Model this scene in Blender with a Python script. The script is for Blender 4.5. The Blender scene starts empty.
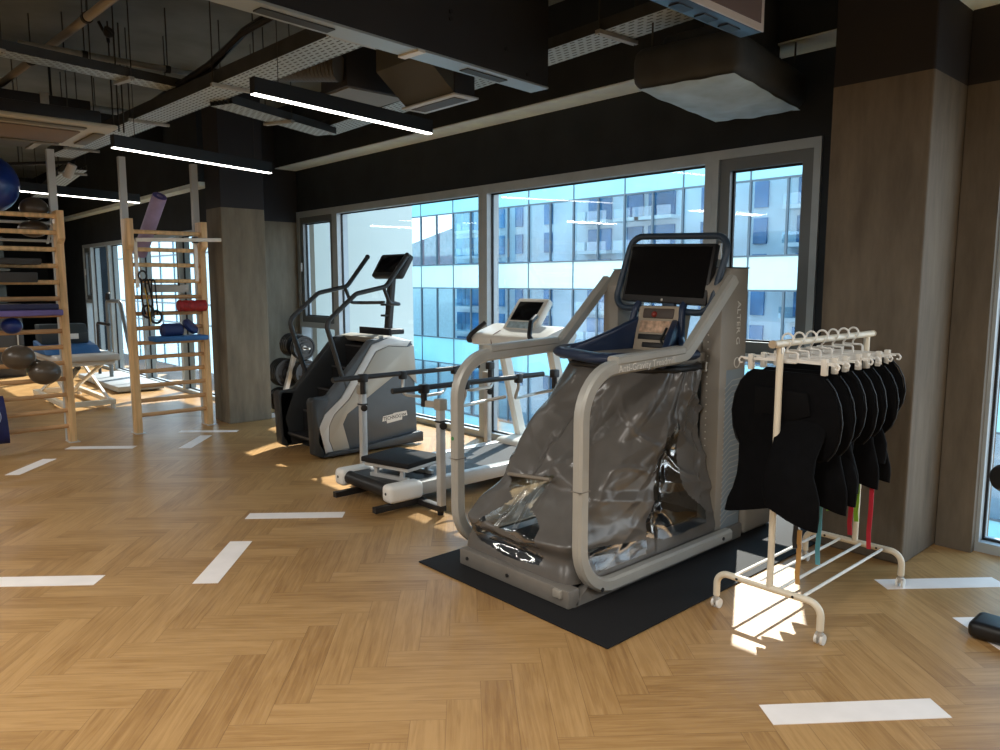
import bpy, bmesh, math, random
from mathutils import Vector, Matrix, noise
random.seed(7)
S = bpy.context.scene
COL = S.collection
PI = math.pi

# ------------------------------------------------------------------ materials
MATS = {}
def mat(name, col, rough=0.5, metal=0.0, var=0.0, scale=8.0, bump=0.0, bscale=60.0, spec=0.5, stretch=None, emit=0.0, coat=0.0):
    if name in MATS: return MATS[name]
    m = bpy.data.materials.new(name); m.use_nodes = True
    nt = m.node_tree; N = nt.nodes; L = nt.links
    b = N['Principled BSDF']
    b.inputs['Roughness'].default_value = rough
    b.inputs['Metallic'].default_value = metal
    b.inputs['Specular IOR Level'].default_value = spec
    b.inputs['Coat Weight'].default_value = coat
    b.inputs['Base Color'].default_value = (*col, 1)
    if emit:
        b.inputs['Emission Color'].default_value = (*col, 1)
        b.inputs['Emission Strength'].default_value = emit
    tc = None
    if var or bump:
        tc = N.new('ShaderNodeTexCoord'); mp = N.new('ShaderNodeMapping')
        L.new(tc.outputs['Object'], mp.inputs['Vector'])
        if stretch: mp.inputs['Scale'].default_value = stretch
    if var:
        n = N.new('ShaderNodeTexNoise'); n.inputs['Scale'].default_value = scale
        n.inputs['Detail'].default_value = 5
        L.new(mp.outputs['Vector'], n.inputs['Vector'])
        r = N.new('ShaderNodeValToRGB')
        r.color_ramp.elements[0].position = 0.3; r.color_ramp.elements[1].position = 0.7
        r.color_ramp.elements[0].color = (*[max(0, c*(1-var)) for c in col], 1)
        r.color_ramp.elements[1].color = (*[min(1, c*(1+var)) for c in col], 1)
        L.new(n.outputs['Fac'], r.inputs['Fac']); L.new(r.outputs['Color'], b.inputs['Base Color'])
    if bump:
        n2 = N.new('ShaderNodeTexNoise'); n2.inputs['Scale'].default_value = bscale
        n2.inputs['Detail'].default_value = 4
        L.new(mp.outputs['Vector'], n2.inputs['Vector'])
        bp = N.new('ShaderNodeBump'); bp.inputs['Strength'].default_value = bump; bp.inputs['Distance'].default_value = 0.01
        L.new(n2.outputs['Fac'], bp.inputs['Height']); L.new(bp.outputs['Normal'], b.inputs['Normal'])
    MATS[name] = m
    return m

def glass_mat(name, tint=(1, 1, 1), refl=0.06, rough=0.02, gcol=(1, 1, 1), rmax=0.55):
    m = bpy.data.materials.new(name); m.use_nodes = True
    nt = m.node_tree; N = nt.nodes; L = nt.links
    N.remove(N['Principled BSDF']); out = N['Material Output']
    t = N.new('ShaderNodeBsdfTransparent'); t.inputs['Color'].default_value = (*tint, 1)
    g = N.new('ShaderNodeBsdfGlossy'); g.inputs['Roughness'].default_value = rough; g.inputs['Color'].default_value = (*gcol, 1)
    lw = N.new('ShaderNodeLayerWeight'); lw.inputs['Blend'].default_value = 0.25
    mr = N.new('ShaderNodeMapRange'); mr.inputs['To Min'].default_value = refl; mr.inputs['To Max'].default_value = rmax
    mx = N.new('ShaderNodeMixShader')
    L.new(lw.outputs['Fresnel'], mr.inputs['Value']); L.new(mr.outputs['Result'], mx.inputs['Fac'])
    L.new(t.outputs[0], mx.inputs[1]); L.new(g.outputs[0], mx.inputs[2]); L.new(mx.outputs[0], out.inputs['Surface'])
    MATS[name] = m
    return m

def wood_floor():
    m = bpy.data.materials.new('oak_herringbone'); m.use_nodes = True
    nt = m.node_tree; N = nt.nodes; L = nt.links; b = N['Principled BSDF']
    uv = N.new('ShaderNodeUVMap'); uv.uv_map = 'grain'
    loc = N.new('ShaderNodeUVMap'); loc.uv_map = 'local'
    at = N.new('ShaderNodeAttribute'); at.attribute_name = 'tone'
    mp = N.new('ShaderNodeMapping'); mp.inputs['Scale'].default_value = (1.3, 24, 1)
    L.new(uv.outputs['UV'], mp.inputs['Vector'])
    n = N.new('ShaderNodeTexNoise'); n.inputs['Scale'].default_value = 2.2; n.inputs['Detail'].default_value = 8; n.inputs['Roughness'].default_value = 0.62; n.inputs['Distortion'].default_value = 0.8
    L.new(mp.outputs['Vector'], n.inputs['Vector'])
    mp2 = N.new('ShaderNodeMapping'); mp2.inputs['Scale'].default_value = (3, 9, 1)
    L.new(uv.outputs['UV'], mp2.inputs['Vector'])
    n2 = N.new('ShaderNodeTexNoise'); n2.inputs['Scale'].default_value = 1.5; n2.inputs['Detail'].default_value = 3
    L.new(mp2.outputs['Vector'], n2.inputs['Vector'])
    r = N.new('ShaderNodeValToRGB'); cr = r.color_ramp
    cr.elements[0].position = 0.28; cr.elements[0].color = (0.275, 0.146, 0.052, 1)
    cr.elements[1].position = 0.72; cr.elements[1].color = (0.455, 0.272, 0.112, 1)
    e = cr.elements.new(0.5); e.color = (0.372, 0.213, 0.081, 1)
    ad = N.new('ShaderNodeMath'); ad.operation = 'MULTIPLY_ADD'; ad.inputs[1].default_value = 0.24; ad.inputs[2].default_value = -0.08
    L.new(at.outputs['Fac'], ad.inputs[0])
    a1 = N.new('ShaderNodeMath'); a1.operation = 'ADD'; L.new(n.outputs['Fac'], a1.inputs[0]); L.new(ad.outputs[0], a1.inputs[1])
    a2 = N.new('ShaderNodeMath'); a2.operation = 'MULTIPLY_ADD'; a2.inputs[1].default_value = 0.35
    s2 = N.new('ShaderNodeMath'); s2.operation = 'SUBTRACT'; s2.inputs[1].default_value = 0.5
    L.new(n2.outputs['Fac'], s2.inputs[0]); L.new(s2.outputs[0], a2.inputs[0]); L.new(a1.outputs[0], a2.inputs[2])
    L.new(a2.outputs[0], r.inputs['Fac'])
    # thin dark joints
    sp = N.new('ShaderNodeSeparateXYZ'); L.new(loc.outputs['UV'], sp.inputs[0])
    def edge(sock, size, w):
        c = N.new('ShaderNodeMath'); c.operation = 'SUBTRACT'; c.inputs[1].default_value = size/2; L.new(sock, c.inputs[0])
        ab = N.new('ShaderNodeMath'); ab.operation = 'ABSOLUTE'; L.new(c.outputs[0], ab.inputs[0])
        g = N.new('ShaderNodeMath'); g.operation = 'GREATER_THAN'; g.inputs[1].default_value = size/2-w; L.new(ab.outputs[0], g.inputs[0])
        return g.outputs[0]
    e1 = edge(sp.outputs['X'], PL, 0.0014); e2 = edge(sp.outputs['Y'], PW, 0.0014)
    mxm = N.new('ShaderNodeMath'); mxm.operation = 'MAXIMUM'; L.new(e1, mxm.inputs[0]); L.new(e2, mxm.inputs[1])
    mul = N.new('ShaderNodeMath'); mul.operation = 'MULTIPLY'; mul.inputs[1].default_value = 0.42; L.new(mxm.outputs[0], mul.inputs[0])
    mx = N.new('ShaderNodeMixRGB'); mx.inputs['Color2'].default_value = (0.10, 0.05, 0.02, 1)
    L.new(mul.outputs[0], mx.inputs['Fac']); L.new(r.outputs['Color'], mx.inputs['Color1'])
    L.new(mx.outputs['Color'], b.inputs['Base Color'])
    b.inputs['Roughness'].default_value = 0.38; b.inputs['Specular IOR Level'].default_value = 0.35
    bp = N.new('ShaderNodeBump'); bp.inputs['Strength'].default_value = 0.06; bp.inputs['Distance'].default_value = 0.004
    L.new(n.outputs['Fac'], bp.inputs['Height']); L.new(bp.outputs['Normal'], b.inputs['Normal'])
    return m

def two_tone_mat(name, low, high, zsplit, rough=0.75):
    """bare concrete below a painted line, dark paint above (world height)"""
    m = bpy.data.materials.new(name); m.use_nodes = True
    nt = m.node_tree; N = nt.nodes; L = nt.links; b = N['Principled BSDF']
    b.inputs['Roughness'].default_value = rough; b.inputs['Specular IOR Level'].default_value = 0.25
    g = N.new('ShaderNodeNewGeometry'); sx = N.new('ShaderNodeSeparateXYZ'); L.new(g.outputs['Position'], sx.inputs[0])
    gt = N.new('ShaderNodeMath'); gt.operation = 'GREATER_THAN'; gt.inputs[1].default_value = zsplit; L.new(sx.outputs['Z'], gt.inputs[0])
    mp = N.new('ShaderNodeMapping'); mp.inputs['Scale'].default_value = (3.5, 3.5, 0.7); L.new(g.outputs['Position'], mp.inputs['Vector'])
    n = N.new('ShaderNodeTexNoise'); n.inputs['Scale'].default_value = 2.2; n.inputs['Detail'].default_value = 8; n.inputs['Roughness'].default_value = 0.65
    L.new(mp.outputs['Vector'], n.inputs['Vector'])
    r = N.new('ShaderNodeValToRGB'); r.color_ramp.elements[0].position = 0.3; r.color_ramp.elements[1].position = 0.72
    r.color_ramp.elements[0].color = (*[c*0.72 for c in low], 1); r.color_ramp.elements[1].color = (*[c*1.25 for c in low], 1)
    L.new(n.outputs['Fac'], r.inputs['Fac'])
    mx = N.new('ShaderNodeMixRGB'); mx.inputs['Color2'].default_value = (*high, 1)
    L.new(gt.outputs[0], mx.inputs['Fac']); L.new(r.outputs['Color'], mx.inputs['Color1']); L.new(mx.outputs['Color'], b.inputs['Base Color'])
    bp = N.new('ShaderNodeBump'); bp.inputs['Strength'].default_value = 0.25; bp.inputs['Distance'].default_value = 0.01
    L.new(n.outputs['Fac'], bp.inputs['Height']); L.new(bp.outputs['Normal'], b.inputs['Normal'])
    return m

def perforated_mat(name, base, dark, sx, sy, hole=0.28):
    """rows of dark slots, from the object's own coordinates"""
    m = bpy.data.materials.new(name); m.use_nodes = True
    nt = m.node_tree; N = nt.nodes; L = nt.links; b = N['Principled BSDF']
    b.inputs['Roughness'].default_value = 0.5
    uv = N.new('ShaderNodeUVMap'); uv.uv_map = 'flat'
    br = N.new('ShaderNodeTexBrick'); br.inputs['Scale'].default_value = 1.0
    br.inputs['Color1'].default_value = (*dark, 1); br.inputs['Color2'].default_value = (*dark, 1); br.inputs['Mortar'].default_value = (*base, 1)
    br.inputs['Brick Width'].default_value = sx; br.inputs['Row Height'].default_value = sy
    br.inputs['Mortar Size'].default_value = min(sx, sy)*hole; br.inputs['Mortar Smooth'].default_value = 0.1
    L.new(uv.outputs['UV'], br.inputs['Vector']); L.new(br.outputs['Color'], b.inputs['Base Color'])
    MATS[name] = m
    return m

# ------------------------------------------------------------------ mesh builder
class MB:
    def __init__(s): s.bm = bmesh.new()
    def box(s, x0, x1, y0, y1, z0, z1, bev=0.0, seg=2, M=None):
        bm = bmesh.new()
        bmesh.ops.create_cube(bm, size=1.0)
        bmesh.ops.scale(bm, vec=(abs(x1-x0), abs(y1-y0), abs(z1-z0)), verts=bm.verts)
        bmesh.ops.translate(bm, vec=((x0+x1)/2, (y0+y1)/2, (z0+z1)/2), verts=bm.verts)
        if bev: bmesh.ops.bevel(bm, geom=bm.edges[:], offset=bev, segments=seg, profile=0.5, affect='EDGES')
        if M: bmesh.ops.transform(bm, matrix=M, verts=bm.verts)
        s._merge(bm); return s
    def _merge(s, bm):
        me = bpy.data.meshes.new('t'); bm.to_mesh(me); s.bm.from_mesh(me); bpy.data.meshes.remove(me); bm.free()
    def sweep(s, pts, prof, up=(0, 0, 1), closed=False, caps=True, scales=None):
        """prof: list of (side, up) offsets"""
        bm = s.bm; P = [Vector(p) for p in pts]; n = len(P); rings = []
        T = []
        for i in range(n):
            a = P[(i-1) % n] if (closed or i > 0) else P[i]; c = P[(i+1) % n] if (closed or i < n-1) else P[i]
            t = (c-a); T.append(t.normalized() if t.length > 1e-9 else Vector((0, 0, 1)))
        u = Vector(up)
        if abs(u.dot(T[0])) > 0.95: u = Vector((1, 0, 0)) if abs(T[0].x) < 0.9 else Vector((0, 1, 0))
        u = (u - T[0]*u.dot(T[0])).normalized()
        for i in range(n):
            if i > 0:
                q = T[i-1].rotation_difference(T[i]); u = q @ u
                u = (u - T[i]*u.dot(T[i])).normalized()
            sd = T[i].cross(u)
            # mitre: widen at bends
            k = scales[i] if scales else 1.0
            rings.append([bm.verts.new(P[i] + sd*a*k + u*b*k) for a, b in prof])
        m = len(prof)
        for i in range(n if closed else n-1):
            A, B = rings[i], rings[(i+1) % n]
            for j in range(m):
                bm.faces.new((A[j], A[(j+1) % m], B[(j+1) % m], B[j]))
        if caps and not closed:
            bm.faces.new(rings[0][::-1]); bm.faces.new(rings[-1])
        return s
    def tube(s, pts, r, n=12, closed=False, fil=0.0, scales=None, seg=5):
        if fil: pts = fillet(pts, fil, seg, closed)
        return s.sweep(pts, [(r*math.cos(2*PI*i/n), r*math.sin(2*PI*i/n)) for i in range(n)], closed=closed, scales=scales)
    def bar(s, pts, w, h, up=(0, 0, 1), fil=0.0, closed=False, seg=6, bev=0.0):
        if fil: pts = fillet(pts, fil, seg, closed)
        if bev:
            a, b = w/2, h/2
            prof = [(-a+bev, -b), (a-bev, -b), (a, -b+bev), (a, b-bev), (a-bev, b), (-a+bev, b), (-a, b-bev), (-a, -b+bev)]
        else: prof = [(-w/2, -h/2), (w/2, -h/2), (w/2, h/2), (-w/2, h/2)]
        return s.sweep(pts, prof, up=up, closed=closed)
    def cyl(s, a, b, r, r2=None, n=20):
        return s.sweep([a, b], [(r*math.cos(2*PI*i/n), r*math.sin(2*PI*i/n)) for i in range(n)], scales=[1, (r2 if r2 is not None else r)/r])
    def lathe(s, prof, c=(0, 0, 0), axis=(0, 0, 1), n=28):
        """prof: list of (radius, along)"""
        ax = Vector(axis).normalized(); q = Vector((0, 0, 1)).rotation_difference(ax); c = Vector(c); bm = s.bm; rings = []
        for r, h in prof:
            if r < 1e-6: rings.append([bm.verts.new(c + q @ Vector((0, 0, h)))])
            else: rings.append([bm.verts.new(c + q @ Vector((r*math.cos(2*PI*i/n), r*math.sin(2*PI*i/n), h))) for i in range(n)])
        for A, B in zip(rings, rings[1:]):
            for i in range(n):
                a0, a1 = A[i % len(A)], A[(i+1) % len(A)]; b0, b1 = B[i % len(B)], B[(i+1) % len(B)]
                vs = []
                for v in (a0, a1, b1, b0):
                    if v not in vs: vs.append(v)
                if len(vs) > 2: bm.faces.new(vs)
        return s
    def ball(s, c, r, sc=(1, 1, 1), n=24):
        bm = bmesh.new(); bmesh.ops.create_uvsphere(bm, u_segments=n, v_segments=n//2, radius=r)
        bmesh.ops.scale(bm, vec=sc, verts=bm.verts); bmesh.ops.translate(bm, vec=c, verts=bm.verts); s._merge(bm); return s
    def prism(s, poly, axis, a, b, bev=0.0):
        """poly in the other two coordinates (in x,y,z order), swept along axis from a to b"""
        bm = bmesh.new()
        def mk(p, t):
            if axis == 'x': return (t, p[0], p[1])
            if axis == 'y': return (p[0], t, p[1])
            return (p[0], p[1], t)
        A = [bm.verts.new(mk(p, a)) for p in poly]; B = [bm.verts.new(mk(p, b)) for p in poly]; n = len(poly)
        bm.faces.new(A[::-1]); bm.faces.new(B)
        for i in range(n): bm.faces.new((A[i], A[(i+1) % n], B[(i+1) % n], B[i]))
        bmesh.ops.recalc_face_normals(bm, faces=bm.faces)
        if bev: bmesh.ops.bevel(bm, geom=bm.edges[:], offset=bev, segments=2, profile=0.5, affect='EDGES')
        s._merge(bm); return s
    def quad(s, *p):
        s.bm.faces.new([s.bm.verts.new(q) for q in p]); return s
    def loft(s, rings, caps=True):
        R = [[s.bm.verts.new(p) for p in r] for r in rings]; m = len(R[0])
        for A, B in zip(R, R[1:]):
            for j in range(m): s.bm.faces.new((A[j], A[(j+1) % m], B[(j+1) % m], B[j]))
        if caps: s.bm.faces.new(R[0][::-1]); s.bm.faces.new(R[-1])
        return s
    def grid(s, f, nu, nv):
        V = [[s.bm.verts.new(f(i/nu, j/nv)) for j in range(nv+1)] for i in range(nu+1)]
        for i in range(nu):
            for j in range(nv): s.bm.faces.new((V[i][j], V[i+1][j], V[i+1][j+1], V[i][j+1]))
        return s
    def build(s, name, m, parent=None, smooth=38, flatuv=None, recalc=True):
        bm = s.bm
        bm.normal_update()
        if recalc: bmesh.ops.recalc_face_normals(bm, faces=bm.faces)
        if flatuv is not None:
            lay = bm.loops.layers.uv.new('flat'); d = Vector(flatuv).normalized()
            for f in bm.faces:
                e = f.normal.cross(d)
                for l in f.loops: l[lay].uv = (l.vert.co.dot(d), l.vert.co.dot(e) if e.length > .1 else 0)
        root = parent
        while root is not None and root.parent is not None: root = root.parent
        if root is not None: bmesh.ops.translate(bm, vec=-root.location, verts=bm.verts)
        if smooth:
            lim = math.radians(smooth)
            for f in bm.faces: f.smooth = True
            for e in bm.edges:
                e.smooth = len(e.link_faces) == 2 and e.calc_face_angle(0) < lim
        me = bpy.data.meshes.new(name); bm.to_mesh(me); bm.free()
        for mm in (m if isinstance(m, (list, tuple)) else [m]): me.materials.append(mm)
        o = bpy.data.objects.new(name, me); COL.objects.link(o)
        if parent: o.parent = parent
        return o

def fillet(pts, r, seg=5, closed=False):
    P = [Vector(p) for p in pts]; out = []; n = len(P)
    for i in range(n):
        if not closed and i in (0, n-1): out.append(P[i]); continue
        a, b, c = P[(i-1) % n], P[i], P[(i+1) % n]
        d1 = (a-b); d2 = (c-b); l1, l2 = d1.length, d2.length; d1.normalize(); d2.normalize()
        ang = d1.angle(d2)
        if ang > 3.1: out.append(b); continue
        rr = r[i] if isinstance(r, (list, tuple)) else r
        if rr <= 0: out.append(b); continue
        t = min(rr/math.tan(ang/2), l1*0.49, l2*0.49); rr = t*math.tan(ang/2)
        cen = b + (d1+d2).normalized()*(rr/math.sin(ang/2))
        s = (b+d1*t)-cen; e = (b+d2*t)-cen
        tot = s.angle(e); ax = s.cross(e)
        if ax.length < 1e-9: out.append(b); continue
        ax.normalize()
        for k in range(seg+1): out.append(cen + Matrix.Rotation(tot*k/seg, 3, ax) @ s)
    return out

def thing(name, label, cat, loc=(0, 0, 0), group=None):
    o = bpy.data.objects.new(name, None); COL.objects.link(o); o.location = loc
    o.empty_display_size = 0.1
    tag(o, label, cat, group); return o
def tag(o, label, cat, group=None):
    o['label'] = label; o['category'] = cat
    if group: o['group'] = group
    return o
def struct(o): o['kind'] = 'structure'; return o
def sempty(name, loc=(0, 0, 0)):
    o = bpy.data.objects.new(name, None); COL.objects.link(o); o.location = loc; return struct(o)
def copy_tree(o, parent=None):
    c = o.copy(); COL.objects.link(c)
    if parent is not None: c.parent = parent
    for ch in list(o.children): copy_tree(ch, c)
    return c
def text(body, size, M, m, parent, name='lettering', ext=0.0006, sx=1.0):
    cu = bpy.data.curves.new(name, 'FONT'); cu.body = body; cu.size = size; cu.extrude = ext
    cu.align_x = 'CENTER'; cu.align_y = 'CENTER'; cu.materials.append(m)
    o = bpy.data.objects.new(name, cu); COL.objects.link(o)
    root = parent
    while root.parent is not None: root = root.parent
    me = bpy.data.meshes.new_from_object(o.evaluated_get(bpy.context.evaluated_depsgraph_get()))
    me.transform(Matrix.Translation(-root.location) @ M @ Matrix.Diagonal((sx, 1, 1, 1)))
    bpy.data.objects.remove(o); bpy.data.curves.remove(cu)
    o = bpy.data.objects.new(name, me); COL.objects.link(o); o.parent = parent
    return o
def frame(o, x, y):
    """matrix with text right along x, text up along y, at o"""
    x = Vector(x).normalized(); y = Vector(y).normalized(); z = x.cross(y)
    M = Matrix((x, y, z)).transposed().to_4x4(); M.translation = Vector(o); return M
def local(o, M):
    return o

# ------------------------------------------------------------------ palette
PL, PW = 0.66, 0.132
M_ceiling = mat('ceiling_concrete', (0.185, 0.205, 0.205), 0.85, var=0.25, scale=1.6, bump=0.1, bscale=9, spec=0.2)
M_dark = mat('dark_paint', (0.030, 0.036, 0.043), 0.8, var=0.15, scale=3, spec=0.15)
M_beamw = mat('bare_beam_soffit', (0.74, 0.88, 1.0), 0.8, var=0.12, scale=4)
M_conc = two_tone_mat('column_concrete', (0.145, 0.122, 0.094), (0.030, 0.028, 0.030), 2.72)
M_concL = two_tone_mat('left_column_concrete', (0.185, 0.162, 0.122), (0.030, 0.030, 0.034), 2.43)
M_frame = mat('window_aluminium', (0.40, 0.46, 0.50), 0.4, 0.15, var=0.06)
M_gasket = mat('black_gasket', (0.01, 0.01, 0.012), 0.6)
M_rail = mat('champagne_metal', (0.45, 0.45, 0.42), 0.38, 0.2, var=0.05)
M_base = mat('warm_grey_metal', (0.20, 0.185, 0.165), 0.45, 0.15, var=0.08)
M_tower = mat('taupe_plastic', (0.31, 0.29, 0.255), 0.5, var=0.05)
M_blue = mat('navy_plastic', (0.020, 0.037, 0.085), 0.36, var=0.1)
M_black = mat('black_plastic', (0.010, 0.010, 0.011), 0.45)
M_rubber = mat('black_rubber', (0.009, 0.009, 0.010), 0.75, bump=0.2, bscale=250, spec=0.3)
M_screen = mat('black_screen', (0.004, 0.004, 0.005), 0.16, spec=0.25)
M_vinyl = mat('grey_vinyl', (0.120, 0.112, 0.104), 0.27, var=0.10, scale=5, bump=0.18, bscale=9, spec=0.6)
M_white = mat('white_powder_coat', (0.78, 0.76, 0.70), 0.35, var=0.03)
M_cream = mat('cream_powder_coat', (0.74, 0.68, 0.55), 0.35, var=0.04)
M_plastw = mat('white_plastic', (0.80, 0.79, 0.75), 0.4)
M_chrome = mat('brushed_steel', (0.55, 0.54, 0.51), 0.32, 0.6, var=0.05)
M_alu = mat('silver_paint', (0.55, 0.56, 0.56), 0.4, 0.3, var=0.05)
M_slate = mat('slate_plastic', (0.085, 0.10, 0.115), 0.45, var=0.06)
M_dgrey = mat('dark_grey_metal', (0.034, 0.038, 0.042), 0.42, 0.2)
M_champ = mat('champagne_plastic', (0.42, 0.40, 0.35), 0.4, 0.2)
M_beech = mat('beech_wood', (0.70, 0.47, 0.24), 0.45, var=0.22, scale=3, stretch=(9, 9, 0.8))
M_rung = mat('beech_rung', (0.52, 0.31, 0.15), 0.42, var=0.2, scale=3, stretch=(9, 0.8, 9))
M_fabric = mat('black_neoprene', (0.0022, 0.0023, 0.003), 0.85, var=0.3, scale=30, spec=0.1, bump=0.1, bscale=200)
M_post = mat('white_post', (0.54, 0.58, 0.60), 0.55)
M_ball = mat('bronze_ball', (0.085, 0.066, 0.047), 0.28, var=0.1)
M_bball = mat('blue_ball', (0.008, 0.03, 0.19), 0.3, var=0.15)
M_light = mat('led_diffuser', (1.0, 0.96, 0.88), 0.5, emit=9.0)
M_housing = mat('black_aluminium', (0.012, 0.012, 0.013), 0.5)
M_galv = mat('galvanised_steel', (0.40, 0.40, 0.37), 0.5, 0.2, var=0.15, scale=12)
M_rod = mat('threaded_rod', (0.05, 0.048, 0.045), 0.6, 0.4)
M_tray = perforated_mat('perforated_tray', (0.44, 0.52, 0.55), (0.02, 0.02, 0.02), 0.07, 0.04, 0.36)
M_trayd = mat('tray_side', (0.040, 0.044, 0.046), 0.6, 0.2, var=0.2)
M_dduct = mat('dark_duct_panel', (0.030, 0.029, 0.031), 0.45, 0.2, var=0.15, scale=2)
M_alup = mat('aluminium_strip', (0.36, 0.42, 0.45), 0.4, 0.3)
M_foil = mat('grey_insulation_jacket', (0.034, 0.039, 0.043), 0.7, var=0.2, scale=6, bump=0.4, bscale=12)
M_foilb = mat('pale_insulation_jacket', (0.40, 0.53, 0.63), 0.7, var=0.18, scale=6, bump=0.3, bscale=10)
M_tape = mat('white_floor_plank', (0.86, 0.80, 0.76), 0.5, var=0.04)
M_glass = glass_mat('window_glass', (0.93, 0.97, 0.98), 0.05)
M_clear = glass_mat('clear_vinyl', (0.80, 0.84, 0.86), 0.06, 0.08, (1, 1, 1), 0.32)

# ------------------------------------------------------------------ setting: floor
def make_floor():
    ang = math.radians(50.5)
    d1 = Vector((math.cos(ang), math.sin(ang), 0)); d2 = Vector((-math.sin(ang), math.cos(ang), 0))
    W, n = PW, 5
    bm = bmesh.new(); uvg = bm.loops.layers.uv.new('grain'); uvl = bm.loops.layers.uv.new('local'); tone = bm.loops.layers.float_color.new('tone')
    rng = random.Random(3)
    def plank(o, du, dv):
        t = rng.random(); ou, ov = rng.random()*50, rng.random()*50
        cs = [(0, 0), (PL, 0), (PL, PW), (0, PW)]
        vs = [bm.verts.new(o + du*a + dv*b) for a, b in cs]
        f = bm.faces.new(vs)
        if f.normal.z < 0: f.normal_flip()
        f.normal_update()
        mp = {v: c for v, c in zip(vs, cs)}
        for l in f.loops:
            a, b = mp[l.vert]; l[uvg].uv = (a+ou, b+ov); l[uvl].uv = (a, b); l[tone] = (t, t, t, 1)
    off = Vector((-4.42-0.0, 1.84, 0))
    R = 190
    # herringbone lattice: period vectors of a pair (horizontal plank, vertical plank)
    # horizontal at (k*W, k*W) and vertical beside it, repeated every 2*n*W along the row
    for k in range(-R, R):
        for c in range(-22, 22):
            bx_, by_ = k*W + c*n*W, k*W - c*n*W
            o = off + d1*bx_ + d2*by_
            if -20.5 < o.x < 3.5 and -5 < o.y < 6:
                plank(o, d1, d2)
                plank(o + d1*(n*W+W) + d2*(W-n*W), d2, -d1)
    for p, nn in (((-19.5, 0, 0), (-1, 0, 0)), ((2.6, 0, 0), (1, 0, 0)), ((0, -4.2, 0), (0, -1, 0)), ((0, 5.1, 0), (0, 1, 0))):
        bmesh.ops.bisect_plane(bm, geom=bm.verts[:]+bm.edges[:]+bm.faces[:], plane_co=p, plane_no=nn, clear_outer=True)
    dead = [f for f in bm.faces if f.calc_center_median().x < -10.0 and f.calc_center_median().y > 4.3]
    bmesh.ops.delete(bm, geom=dead, context='FACES')
    me = bpy.data.meshes.new('floor'); bm.to_mesh(me); bm.free(); me.materials.append(wood_floor())
    o = bpy.data.objects.new('floor', me); COL.objects.link(o); struct(o)
make_floor()
struct(MB().box(-19.6, 2.7, -4.3, 5.16, -0.32, -0.006).build('floor_slab', M_dark, smooth=0))

# white planks set in the floor
def strip(c, along, L_, W_, label):
    a = math.radians(along); d = Vector((math.cos(a), math.sin(a), 0)); e = Vector((-d.y, d.x, 0)); c = Vector((*c, 0))
    o = MB()
    z0, z1 = Vector((0, 0, 0.0002)), Vector((0, 0, 0.0022))
    q = [c - d*L_/2 - e*W_/2, c + d*L_/2 - e*W_/2, c + d*L_/2 + e*W_/2, c - d*L_/2 + e*W_/2]
    b = o.bm; A = [b.verts.new(p+z0) for p in q]; B = [b.verts.new(p+z1) for p in q]
    b.faces.new(A[::-1]); b.faces.new(B)
    for i in range(4): b.faces.new((A[i], A[(i+1) % 4], B[(i+1) % 4], B[i]))
    tag(o.build('floor_marking', M_tape, smooth=0), label, 'floor marking', 'white plank markings set in the herringbone floor')
strip((-4.60, 0.71), 50.5, 0.80, 0.135, 'white floor marking cut off by the left edge of the photo, level with the mat front')
strip((-4.17, 1.635), 140.5, 0.66, 0.135, 'white floor marking running away from the viewer in the open middle of the floor')
strip((-4.68, 2.345), 50.5, 0.66, 0.125, 'white floor marking lying just in front of the parallel-bar treadmill')
strip((-7.52, 1.29), 140.5, 0.58, 0.12, 'white floor marking pointing away, in front of the left wall bars with balls')
strip((-7.95, 1.96), 50.5, 0.64, 0.12, 'white floor marking between the feet of the two wall bars, lying crosswise')
strip((-7.61, 2.75), 140.5, 0.62, 0.12, 'white floor marking pointing away, in front of the right wall bars')
strip((-1.06, 2.765), 51.5, 0.68, 0.13, 'nearest white floor marking, at the bottom of the photo below the clothes rack')
strip((-1.262, 4.345), 50.5, 0.66, 0.13, 'white floor marking beside the rear castor of the clothes rack and concrete column')
strip((-0.86, 3.83), 140.5, 0.46, 0.13, 'white floor marking under the black machine foot at the right edge')
strip((-8.05, 3.05), 50.5, 0.62, 0.10, 'thin far white floor marking at the foot of the left concrete column')

# ------------------------------------------------------------------ setting: shell
ZC = 3.9
struct(MB().box(-19.6, 2.7, -4.3, 5.3, ZC, ZC+0.2).build('ceiling', M_ceiling, smooth=0))
WY = 5.06
HEAD = 2.57
w = MB(); w.box(-9.75, 2.6, WY, WY+0.25, HEAD, ZC)
struct(w.build('wall_window_side', M_dark, smooth=0))
bm_ = MB(); bm_.box(-9.76, -0.2, 4.75, WY-0.001, 3.142, ZC-0.001)
struct(bm_.build('beam', M_dark, smooth=0))
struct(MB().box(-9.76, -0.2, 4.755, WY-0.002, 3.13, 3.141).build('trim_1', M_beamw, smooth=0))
# right column, recess wall
struct(MB().box(-2.04, -1.50, 4.46, WY-0.001, -0.001, ZC-0.002, bev=0.012).build('column', M_conc, smooth=0))
struct(MB().box(-1.495, -1.30, 4.98, WY+0.25, 0, ZC-0.003).build('wall_recess', M_conc, smooth=0))
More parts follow.
